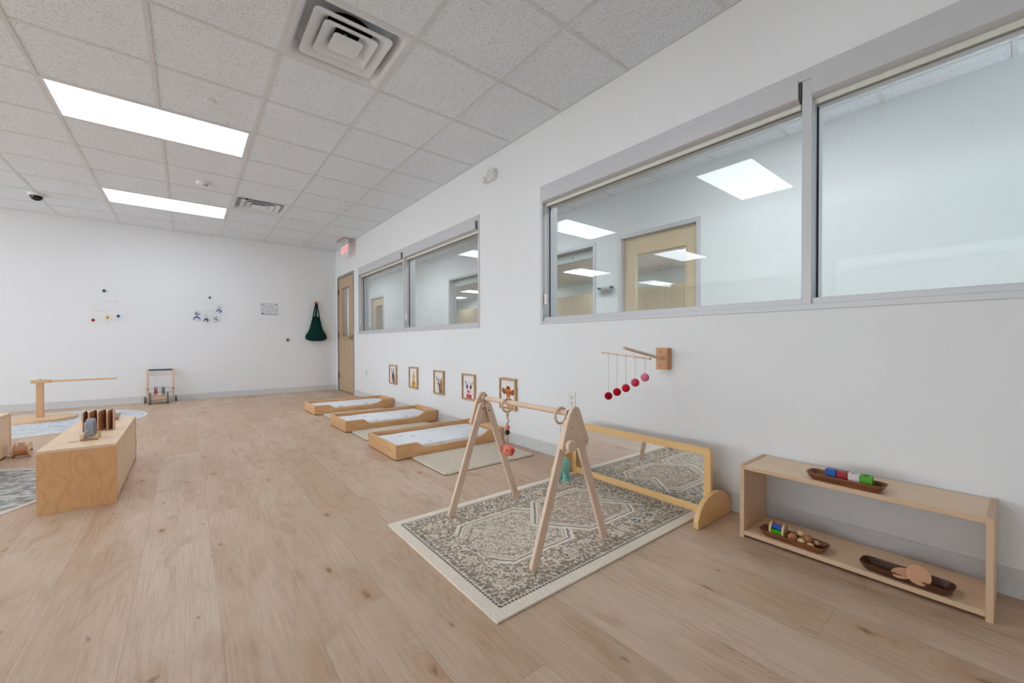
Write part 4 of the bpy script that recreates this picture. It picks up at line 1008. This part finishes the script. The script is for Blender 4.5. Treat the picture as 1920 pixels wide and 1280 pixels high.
# bath-mat like rugs between the beds
def shag():
    k = NT('cream_shag', .98, spec=.1); P = k.co(); n1 = k.step(k.noise(P, 130, 5, .7)[0], .25, .65)
    k.color(k.mix(n1, lin((208, 192, 166)), lin((246, 236, 218)))); k.bump(k.noise(P, 180, 3)[0], 1., .01); return k.m
M['shag'] = shag(); M['mat_edge'] = plain('mat_binding', (120, 96, 70), .9)
for (x0_, x1_, y0_, y1_, L_) in ((1.352, 2.16, 2.41, 2.942, 'cream shaggy mat lying in front of the floor bed nearest the gym'), (1.28, 2.10, 3.72, 4.182, 'cream shaggy mat between the nearest and the middle floor beds'), (1.32, 2.1, 5.0, 5.448, 'cream shaggy mat between the middle and the farthest floor beds')):
    t = thing('floor_mat', L_, 'mat', ((x0_+x1_)/2, (y0_+y1_)/2, 0), group='cream mats beside the floor beds')
    g = G(); nx, ny = 90, 60; nn = vnoise(ny+1, nx+1, 1.3, 5); r_ = .03
    for j in range(ny+1):
        for i in range(nx+1):
            x_, y_ = x0_+(x1_-x0_)*i/nx, y0_+(y1_-y0_)*j/ny
            ex_ = min(i, nx-i)/nx*(x1_-x0_); ey_ = min(j, ny-j)/ny*(y1_-y0_); m_ = min(ex_, ey_)
            if ex_ < r_ and ey_ < r_:   # round the corners
                dx_, dy_ = r_-ex_, r_-ey_; dd = math.hypot(dx_, dy_)
                if dd > r_:
                    f_ = r_/dd; cxn = x0_+r_ if i < nx/2 else x1_-r_; cyn = y0_+r_ if j < ny/2 else y1_-r_
                    x_ = cxn+(x_-cxn)*f_; y_ = cyn+(y_-cyn)*f_; m_ = 0
            g.v.append((x_, y_, .003+(.010+.005*nn[j, i])*min(1, m_/.012)**.5))
    for j in range(ny):
        for i in range(nx): a = j*(nx+1)+i; g.f.append((a, a+1, a+nx+2, a+nx+1))
    g.mi = [0]*len(g.f); obj('pile', g, M['shag'], t)
    lab(obj('backing', G().prism(rrect(x0_-.002, x1_+.002, y0_-.002, y1_+.002, .03), 2, 0, .004), M['mat_edge'], t), 'brown stitched edge')

# ------------------------------------------------------------------ patterned rug under the play gym
RX0, RX1, RY0, RY1 = .762, 2.13, 1.03, 1.925
def rug_image():
    s = .0026; w_, h = int((RX1-RX0)/s), int((RY1-RY0)/s)
    Yp, Xp = np.mgrid[0:h, 0:w_]; X = Xp*s; Y = Yp*s; L_, W_ = RX1-RX0, RY1-RY0
    cream = np.array((244, 232, 214.)); tan = np.array((206, 190, 170.)); brn = np.array((164, 142, 124.)); slate = np.array((118, 116, 112.)); teal = np.array((92, 110, 122.))
    im = np.ones((h, w_, 3))*cream
    e = np.minimum(np.minimum(X, L_-X), np.minimum(Y, W_-Y))
    def put(mk, c_, a=1.): 
        a_ = (mk*a)[..., None]; im[:] = im*(1-a_)+c_*a_
    n = lambda c_, sd: vnoise(h, w_, c_, sd)
    # toothed guard stripe
    along = np.where(np.minimum(Y, W_-Y) < np.minimum(X, L_-X), X, Y)
    put((e > .043), cream*.96)
    put((e > .044) & (e < .056) & (np.abs((along/.016) % 1-.5)+np.abs((e-.05)/.012) < .55), slate)
    # main border: leaf blotches
    A = n(3.2, 1); B = n(4.2, 2); C_ = n(2.3, 3); D = n(8, 4); E_ = n(5.5, 6)
    dteal = np.array((110, 120, 124.)); olive = np.array((150, 140, 116.))
    Xw = X+.006*(n(7, 11)-.5); Yw = Y+.006*(n(7, 12)-.5)
    # main border: leaves on a cream ground
    bm_ = (e > .058) & (e < .20)
    put(bm_ & (D > .58), tan, .6); put(bm_ & (A > .64), brn, .75); put(bm_ & (B > .66), olive, .8); put(bm_ & (C_ > .76), slate, .75)
    for q, (lo, hi) in enumerate(((.062, .082), (.086, .108))):
        v_ = (e-(lo+hi)/2)/((hi-lo)/2); ph = ((along+q*.013+v_*.006)/.026) % 1-.5
        put((np.abs(v_) < 1) & (np.abs(ph)*2.1+np.abs(v_)*.75 < .80), brn if q else slate, .72)
    r3 = np.random.RandomState(12)
    def rosette(cx_, cy_, r0, c1, c2, pet):
        r_ = np.hypot(Xw-cx_, Yw-cy_); an = np.arctan2(Yw-cy_, Xw-cx_)
        put(r_ < r0*1.45, cream, .7); put(r_ < r0*(1+.22*np.cos(pet*an+r3.uniform(0, 6)))+.004*(C_-.5), c1, .85); put(r_ < r0*.36, c2, .9)
    pos = [(a, b) for a in np.arange(.15, L_-.1, .118) for b in (.150, W_-.150)]+[(a, b) for b in np.arange(.26, W_-.2, .105) for a in (.150, L_-.150)]
    for a, b in pos:
        rosette(a+r3.uniform(-.012, .012), b+r3.uniform(-.012, .012), r3.uniform(.014, .024), (dteal, brn, slate, tan, brn)[r3.randint(5)], (cream, tan)[r3.randint(2)], r3.randint(4, 7))
    put((e > .198) & (e < .202), brn, .7)
    # field
    fl = e > .202
    put(fl, np.array((190, 172, 154.))); put(fl & (A > .56), tan); put(fl & (B > .62), cream, .9); put(fl & (C_ > .72), slate, .6); put(fl & (D > .58) & (A > .42), brn, .7)
    put(fl & (E_ > .74), olive, .6)
    for k_ in range(26): rosette(r3.uniform(.24, L_-.24), (W_/2+(1 if k_ % 2 else -1)*r3.uniform(.15, .235)), r3.uniform(.009, .016), (dteal, slate, brn, cream)[k_ % 4], tan, 5)
    def hexd(cx_, cy_, a, b):
        dx, dy = np.abs(Xw-cx_), np.abs(Yw-cy_); return np.maximum(dy/b, dx/a*.60+dy/b*.52)
    pitch = .47
    for m_, cx_ in enumerate((.43, .43+pitch, .43+2*pitch)):
        hd = hexd(cx_, W_/2, .20, .20)
        put((hd < 1.10) & fl, cream); ins = (hd < .90) & fl; tex = ((Xw*.6+Yw)/.0125) % 1
        if m_ % 2 == 0:
            put(ins & (tex < .45) & (C_ > .36), np.array((176, 164, 148.)), .85); put(ins & ((((Xw-Yw)/.017) % 1) < .34) & (A > .42), np.array((150, 144, 136.)), .6); put(ins & (B > .68), olive, .55)
        else:
            put(ins, np.array((208, 192, 172.))); put(ins & (A > .58), cream, .8); put(ins & (C_ > .66), brn, .55); put(ins & (B > .68), slate, .45); put(ins & (E_ > .66), np.array((196, 168, 150.)), .7)
        tooth = .024*np.abs(((Xw+Yw*.7)/.017) % 1-.5)
        put((np.abs(hd-1.0-tooth) < .022) & fl, slate, .72); put((np.abs(hd-.93) < .010) & fl, brn, .7); put((np.abs(hd-.80-tooth) < .014) & fl, slate, .5)
    g_ = n(1.2, 9); im *= (1+.10*(g_-.5))[..., None]
    return np.clip(im, 0, 255), w_, h
im, rw, rh = rug_image()
t = thing('patterned_rug', 'rectangular cream, taupe and slate patterned rug under the play gym', 'rug', ((RX0+RX1)/2, (RY0+RY1)/2, 0))
painted('woven_top', im, (RX0+.001, RY0+.001, .0092), (RX1-RX0-.002, 0, 0), (0, RY1-RY0-.002, 0), M['rugpile'], t)
lab(obj('backing', G().box(RX0, RX1, RY0, RY1, 0, .009), plain('rug_backing', (242, 230, 212), .95), t, .003), 'cream bound edge')

# ------------------------------------------------------------------ wooden play gym
ZR = .0095
t = thing('play_gym', 'pale wooden baby play gym with two A-shaped ends on the patterned rug', 'play gym', (1.255, 1.48, ZR))
def leg(xf, xt, zt, yc, th=.018, w_=.037):
    """flat leg in the xz plane from foot xf to top xt,zt with rounded ends"""
    a = Vector((xf, ZR+.017)); b_ = Vector((xt, zt)); d = (b_-a).normalized(); n_ = Vector((-d.y, d.x)); r = w_/2
    an = math.atan2(d.y, d.x)
    pts = [(b_.x+r*math.cos(an-pi/2+pi*i/10), b_.y+r*math.sin(an-pi/2+pi*i/10)) for i in range(11)]+[(a.x+r*math.cos(an+pi/2+pi*i/10), a.y+r*math.sin(an+pi/2+pi*i/10)) for i in range(11)]
    return G().prism(pts, 1, yc-th/2, yc+th/2)
for yc, yo in ((1.80, 1.821), (1.172, 1.151)):
    obj('leg', leg(1.046, 1.232, .556, yc), M['ash'], t, .003)
    obj('leg', leg(1.466, 1.276, .556, yc), M['ash'], t, .003)
    br = [(1.172, .467), (1.182, .458), (1.20, .456), (1.31, .456), (1.326, .463), (1.336, .482), (1.303, .555), (1.282, .607)]+arc(1.253, .600, .030, .3, pi-.3, 8)+[(1.218, .603), (1.200, .560)]
    obj('bracket_plate', G().prism(br, 1, yo-.009, yo+.009), M['ash'], t, .004)
    sg = -1 if yo < 1.5 else 1
    g = G()
    for x_, z_ in ((1.254, .597), (1.229, .543), (1.285, .544), (1.311, .481)): g.cyl((x_, yo+sg*.0085, z_), (x_, yo+sg*.0105, z_), .0045, n=12)
    lab(obj('screw', g, M['steel'], t), 'small steel screw')
    g = G(); g.prism([(1.21+.026*math.cos(2*pi*i/8+.4), .477+.026*math.sin(2*pi*i/8+.4)) for i in range(8)], 1, yo+sg*.009, yo+sg*.030)
    if sg < 0: lab(obj('knob', g, M['ash'], t, .004), 'faceted wooden knob')
    g = G(); g.cyl((1.254, yc-sg*.009, .597), (1.254, yc-sg*.012, .597), .015, n=20)
    for x_, z_ in ((1.236, .545), (1.276, .53)): g.cyl((x_, yc-sg*.0085, z_), (x_, yc-sg*.011, z_), .004, n=10)
    lab(obj('collar', g, M['darkmetal'], t), 'small dark inner fixings')
obj('crossbar', G().cyl((1.254, 1.155, .597), (1.254, 1.818, .597), .0125, n=24), M['dowel'], t)

# hanging toys: ring, beads and soft animal
coral = plain('coral_crochet', (238, 138, 116), .9); tealm = NT('teal_crochet', .95); P = tealm.co()
st = tealm.math('MULTIPLY_ADD', tealm.math('SINE', tealm.math('MULTIPLY', tealm.sep(P)[2], 1300.)), .5, .5)
tealm.color(tealm.mix(st, lin((120, 190, 178)), lin((166, 226, 214)))); tealm.bump(st, .6, .002)
def hang_toy(y, label, group='crochet toys hung from the play gym bar'):
    t = thing('hanging_toy', label, 'toy', (1.254, y, .35), group=group)
    tor = [(1.254+.0335*math.cos(a), y, .5815+.0335*math.sin(a)) for a in np.linspace(0, 2*pi, 41)[:-1]]
    obj('wooden_ring', G().tube(tor, .0055, 10, True), M['dowel'], t); return t
t = hang_toy(1.603, 'wooden ring with coral and black beads and a coral crochet crab')
# ring must hang from the bar: lowest point below it
bl = [(.533, .0085, 'egg', 'pale wood bead'), (.519, .006, 'egg', 'small wood bead'), (.503, .0115, 'white', 'white bead'), (.488, .006, 'egg', 'small wood bead'), (.470, .0135, 'coral', 'coral bead'), (.446, .0135, 'black', 'black bead'), (.428, .006, 'egg', 'small wood bead'), (.416, .007, 'egg', 'small wood bead'), (.404, .006, 'coral', 'small coral bead'), (.394, .006, 'egg', 'small wood bead')]
for z_, r_, c_, L_ in bl:
    lab(obj('bead', G().ball((1.254, 1.603, z_), r_, 14, 10), {'egg': M['eggwood'], 'white': M['white'], 'coral': coral, 'black': plain('black_bead', (24, 22, 24), .5)}[c_], t), L_)
obj('string', G().cyl((1.254, 1.603, .542), (1.254, 1.603, .385), .0016, n=6), strm, t)
cb = lab(obj('crab_body', G().ball((1.254, 1.592, .358), .030, 24, 16, (1, 1.08, .92)), coral, t), 'coral crochet body')
for dy in (-.036, .036):
    lab(obj('crab_claw', G().ball((1.245, 1.592+dy, .366), .012, 14, 10).ball((1.24, 1.592+dy*1.1, .35), .008, 12, 8), plain('deep_coral', (206, 84, 74), .9), cb), 'small darker claw')
g = G()
for dy in (-.018, .012): g.ball((1.228, 1.592+dy, .366), .0038, 8, 6)
lab(obj('eye', g, M['black'], cb), 'tiny black eyes')
lab(obj('smile_band', G().tube([(1.254+.0285*math.cos(a), 1.606, .358+.0265*math.sin(a)) for a in np.linspace(0, 2*pi, 25)[:-1]], .003, 6, True), plain('peach_yarn', (240, 170, 150), .9), cb), 'peach yarn band')
t = hang_toy(1.232, 'wooden ring at the near end of the bar with a teal crochet octopus')
obj('string', G().cyl((1.254, 1.232, .545), (1.254, 1.232, .40), .0016, n=6), strm, t)
ob = lab(obj('octopus_body', G().ball((1.252, 1.214, .374), .031, 24, 16, (1, 1, 1.15)), tealm.m, t), 'teal crochet body')
for k_ in range(6):
    a = 2*pi*k_/6; p0 = Vector((1.252+.013*math.cos(a), 1.214+.013*math.sin(a), .345))
    obj('tentacle', G().tube([p0, p0+Vector((.01*math.cos(a), .01*math.sin(a), -.015)), p0+Vector((.014*math.cos(a), .014*math.sin(a), -.036))], [.008, .009, .007], 10), tealm.m, ob)

# ------------------------------------------------------------------ floor mirror
t = thing('floor_mirror', 'low wide floor mirror in a yellow maple frame beside the patterned rug', 'mirror', (2.09, 1.46, 0))
MX0, MX1, MZ0, MZ1, MY0, MY1 = 2.078, 2.102, .0095, .352, .983, 1.935
g = G(); b_ = .037
out = rrect(MY0, MY1, MZ0, MZ1, .018, 5); inn = rrect(MY0+b_, MY1-b_, MZ0+b_, MZ1-b_, .004, 5); N = len(out)
vs = [(MX0, p[0], p[1]) for p in out]+[(MX0, p[0], p[1]) for p in inn]+[(MX1, p[0], p[1]) for p in out]+[(MX1, p[0], p[1]) for p in inn]
fs = []
for i in range(N):
    j = (i+1) % N; fs += [(i, j, N+j, N+i), (2*N+i, 3*N+i, 3*N+j, 2*N+j), (i, 2*N+i, 2*N+j, j), (N+i, N+j, 3*N+j, 3*N+i)]
g.add(vs, fs); obj('frame', g, M['maple'], t, .0025)
lab(obj('mirror_glass', G().box(MX0+.005, MX0+.009, MY0+b_-.003, MY1-b_+.003, MZ0+b_-.003, MZ1-b_+.003), M['mirror'], t, smooth=False), 'reflecting mirror sheet')
obj('back_board', G().box(MX0+.0095, MX1-.003, MY0+b_-.003, MY1-b_+.003, MZ0+b_-.003, MZ1-b_+.003), M['maple'], t)
for y0_, y1_ in ((MY0-.026, MY0-.001), (MY1+.001, MY1+.026)):
    foot = [(2.268-.012-.37+.012, .0)]
    x0_, x1_ = 1.903, 2.252; xm = (x0_+x1_)/2
    pr = [(x1_, 0.0), (x1_, .045)] + [(xm+(x1_-xm)*math.cos(a)*.97, .03+.112*math.sin(a)) for a in np.linspace(.28, pi-.28, 18)] + [(x0_, .045), (x0_, 0.0)]
    obj('foot', G().prism(pr, 1, y0_, y1_), M['maple'], t, .003)
    g = G(); ys = y0_ if y0_ < 1.4 else y1_
    sgn = -1 if y0_ < 1.4 else 1
    for z_ in (.05, .105): g.cyl((2.09, ys, z_), (2.09, ys+sgn*.0015, z_), .0045, n=10)
    lab(obj('screw', g, M['steel'], t), 'small round screw')

# ------------------------------------------------------------------ wall-mounted mobile arm with five balls
t = thing('wall_mobile_arm', 'wooden dowel arm on a small rectangular block fixed to the right wall', 'wall bracket', (WX, 1.338, .797))
lab(obj('block', G().box(WX-.045, WX-.0005, 1.308, 1.382, .733, .862), M['beech'], t, .002), 'beech wall block')
for z_ in (.755, .838): lab(obj('screw', G().cyl((WX-.0445, 1.352, z_), (WX-.0462, 1.352, z_), .0045, n=10), M['darkmetal'], t), 'dark screw')
obj('arm', G().cyl((WX-.04, 1.338, .795), (1.84, 1.337, .867), .0085, n=16), M['dowel'], t)
t = thing('ball_mobile', 'mobile of five felt balls from deep red to pink hung on the wall arm', 'mobile', (1.84, 1.33, .82))
A0, A1 = Vector((1.84, 1.475, .837)), Vector((1.84, 1.177, .812))
obj('dowel', G().cyl(A0, A1, .0042, n=12), M['dowel'], t)
lab(obj('dark_end', G().cyl(A0, A0+Vector((0, .004, .0003)), .0045, n=10).cyl(A1, A1-Vector((0, .004, .0003)), .0045, n=10), M['darkmetal'], t), 'dark painted dowel ends')
balls = [(1.437, .597, (172, 22, 44), 'deep red'), (1.379, .624, (186, 24, 46), 'dark red'), (1.322, .650, (204, 40, 58), 'red'), (1.264, .684, (216, 72, 92), 'rose'), (1.206, .715, (226, 128, 152), 'pink')]
for y_, z_, c_, L_ in balls:
    zt = A0.z+(A1.z-A0.z)*(A0.y-y_)/(A0.y-A1.y)
    kf = NT('felt_'+L_.replace(' ', '_'), .95, spec=.1); kf.color(kf.mix(kf.noise(kf.co(), 120, 3)[0], tuple(x_*.85 for x_ in lin(c_)), tuple(min(1, x_*1.1) for x_ in lin(c_)))); kf.bump(kf.noise(kf.co(), 500, 2)[0], .4, .002)
    obj('thread', G().cyl((1.84, y_, zt), (1.84, y_, z_+.02), .0009, n=5).tube([(1.84+.0052*math.cos(a), y_, zt+.0052*math.sin(a)) for a in np.linspace(0, 2*pi, 13)[:-1]], .0012, 5, True), plain('dusty_pink_thread', (190, 150, 156), .8), t)
    lab(obj('felt_ball', G().ball((1.84, y_, z_), .0213, 24, 16), kf.m, t), L_+' felt ball')
obj('hanging_string', G().cyl((1.845, 1.337, .862), (1.84, 1.42, .834), .0007, n=5).cyl((1.845, 1.337, .862), (1.84, 1.25, .820), .0007, n=5), strm, t)

# ------------------------------------------------------------------ low open shelf on the right
t = thing('low_shelf', 'low open birch plywood shelf with three dark trays against the right wall', 'shelf', (2.12, .43, 0))
SX0, SX1, SY0, SY1, SH = 1.991, 2.254, .053, .808, .335
for a, b_ in ((SY0, SY0+.018), (SY1-.018, SY1)):
    g = G(); g.box(SX0, SX1, a, b_, 0, SH); 
    for q in range(len(g.f)):   # faces: 0 -x, 1 +x, 2 -y, 3 +y, 4 -z, 5 +z
        g.mi[q] = 1 if q in (0, 1, 4, 5) else 0
    obj('side_panel', g, [M['birch_z'], M['plyedge']], t, .0015)
for nm, z0_, z1_ in (('top_panel', SH-.022, SH-.004), ('bottom_shelf', .014, .032)):
    g = G(); g.box(SX0+.001, SX1-.001, SY0+.018, SY1-.018, z0_, z1_)
    for q in range(len(g.f)): g.mi[q] = 1 if q in (0, 1) else 0
    obj(nm, g, [M['birch'], M['plyedge_z']], t, .001)
kk = NT('clear_back_panel', .05, spec=.3); kk.color(lin((206, 200, 200))); kk.b.inputs['Alpha'].default_value = .22
lab(obj('back_panel', G().box(SX1-.006, SX1-.003, SY0+.018, SY1-.018, .032, SH-.022), kk.m, t, smooth=False), 'clear acrylic back')
TG = 'dark carved trays on the low shelf'
ZS, ZL = SH-.004, .032
dough_tray('wooden_tray', 2.038, .436, ZS, .25, .088, .028, M['walnut'], 'dark wooden tray on top of the low shelf, four coloured cubes in it', TG, -.05)
dough_tray('wooden_tray', 2.040, .612, ZL, .25, .09, .028, M['walnut'], 'reddish wooden tray on the bottom shelf with a drum and wooden eggs', TG, -.03)
dough_tray('wooden_tray', 2.036, .262, ZL, .25, .09, .028, M['walnut_dark'], 'darkest wooden tray on the bottom shelf with two joined discs', TG, -.04)
cubes = [(.4795, (24, 88, 170), 'blue', False), (.443, (160, 26, 42), 'red', False), (.407, (228, 218, 214), 'white', True), (.3705, (80, 170, 20), 'green', True)]
for y_, c_, nm, hole in cubes:
    L_ = nm+' wooden cube in the tray on top of the low shelf'
    mat = plain('cube_'+nm, c_, .4); x0_, x1_, h_ = 2.020, 2.058, .042; zb = ZS+.008; y0_, y1_ = y_-.0175, y_+.0175
    if not hole: o = obj('wooden_cube', G().box(x0_, x1_, y0_, y1_, zb, zb+h_), mat, None, .0015)
    else:
        g = G(); n = 24; sq = []
        cx_, cy_ = (x0_+x1_)/2, y_
        for i in range(n):
            a = 2*pi*i/n; c1, s1 = math.cos(a), math.sin(a); q = max(abs(c1), abs(s1)); sq.append((cx_+c1/q*.017, cy_+s1/q*.0175))
        ci = [(cx_+.011*math.cos(2*pi*i/n), cy_+.011*math.sin(2*pi*i/n)) for i in range(n)]
        vs = [(p[0], p[1], zb) for p in sq]+[(p[0], p[1], zb+h_) for p in sq]+[(p[0], p[1], zb+h_) for p in ci]+[(p[0], p[1], zb+.008) for p in ci]
        fs = [tuple(range(n))[::-1]]
        for i in range(n):
            j = (i+1) % n; fs += [(i, j, n+j, n+i), (n+i, n+j, 2*n+j, 2*n+i), (2*n+i, 2*n+j, 3*n+j, 3*n+i)]
        fs.append(tuple(range(3*n, 4*n))); g.add(vs, fs); o = obj('wooden_cube', g, mat)
        L_ = nm+' wooden cube with a round hole in the tray on the low shelf'
    tag(o, L_, 'toy block', 'coloured cubes in the top tray')
# spinning drum
t = thing('spinning_drum', 'small wooden drum with coloured bars in the reddish tray on the bottom shelf', 'toy', (2.062, .690, ZL+.008))
dc = (2.030, .0, ZL+.040)
for y_ in (.688, .640): lab(obj('end_disc', G().cyl((dc[0], y_-.0045, dc[2]), (dc[0], y_+.0045, dc[2]), .031, n=32), M['eggwood'], t, .0015), 'pale wooden end disc')
dcol = [((24, 84, 170), 'blue'), ((190, 40, 40), 'red'), ((226, 180, 40), 'yellow'), ((24, 84, 170), 'blue'), ((226, 180, 40), 'yellow'), ((60, 170, 30), 'green')]
for k_ in range(6):
    a = 2*pi*k_/6+.80; c_, nm = dcol[k_]
    p = (dc[0]-.0225*math.cos(a), dc[2]+.0225*math.sin(a)); w2 = .0098; nn_ = (-math.cos(a), math.sin(a)); T2 = (math.sin(a), math.cos(a))
    pr = [(p[0]+T2[0]*s1*w2+nn_[0]*s2*.0025, p[1]+T2[1]*s1*w2+nn_[1]*s2*.0025) for s1, s2 in ((-1, -1), (1, -1), (1, 1), (-1, 1))]
    lab(obj('bar', G().prism(pr, 1, .6445, .6835), plain('bar_'+nm, c_, .4), t), nm+' wooden bar')
lab(obj('axle', G().cyl((dc[0], .6445, dc[2]), (dc[0], .6835, dc[2]), .015, n=14), M['black'], t), 'dark inner core')
# wooden egg grasping toy
t = thing('egg_grasping_toy', 'cluster of pale and brown wooden eggs strung together in the reddish tray', 'toy', (2.06, .59, ZL+.008))
eggs = [(2.000, .600, .078, 1, .0130), (2.034, .583, .083, 0, .0130), (2.012, .574, .062, 0, .0130), (2.031, .554, .071, 1, .0150), (2.012, .541, .053, 0, .0125), (2.050, .533, .056, 0, .012), (2.017, .597, .056, 1, .0120), (2.028, .617, .056, 0, .0120), (2.058, .614, .060, 1, .012), (2.048, .575, .054, 0, .012), (2.030, .560, .052, 0, .011)]
for x_, y_, z_, dk, r_ in eggs:
    g = G().ball((x_, y_, z_), r_, 20, 14, (1.0, 1.12, .97)); lab(obj('egg', g, M['eggdark'] if dk else M['eggwood'], t), 'brown wooden egg' if dk else 'pale wooden egg')
# interlocking discs
t = thing('interlocking_discs', 'two slotted beech discs joined at right angles in the darkest tray', 'toy', (2.06, .25, ZL+.01))
def disc_at(c, r, th, nrm):
    c = Vector(c); nrm = Vector(nrm).normalized(); return G().cyl(c-nrm*th/2, c+nrm*th/2, r, n=40)
obj('disc', disc_at((2.002, .2235, .077), .0335, .0055, (-.72, -.42, .55)), M['disc'], t, .0012)
obj('disc', disc_at((2.012, .266, .062), .031, .0055, (-.22, .22, .95)), M['disc'], t, .0012)
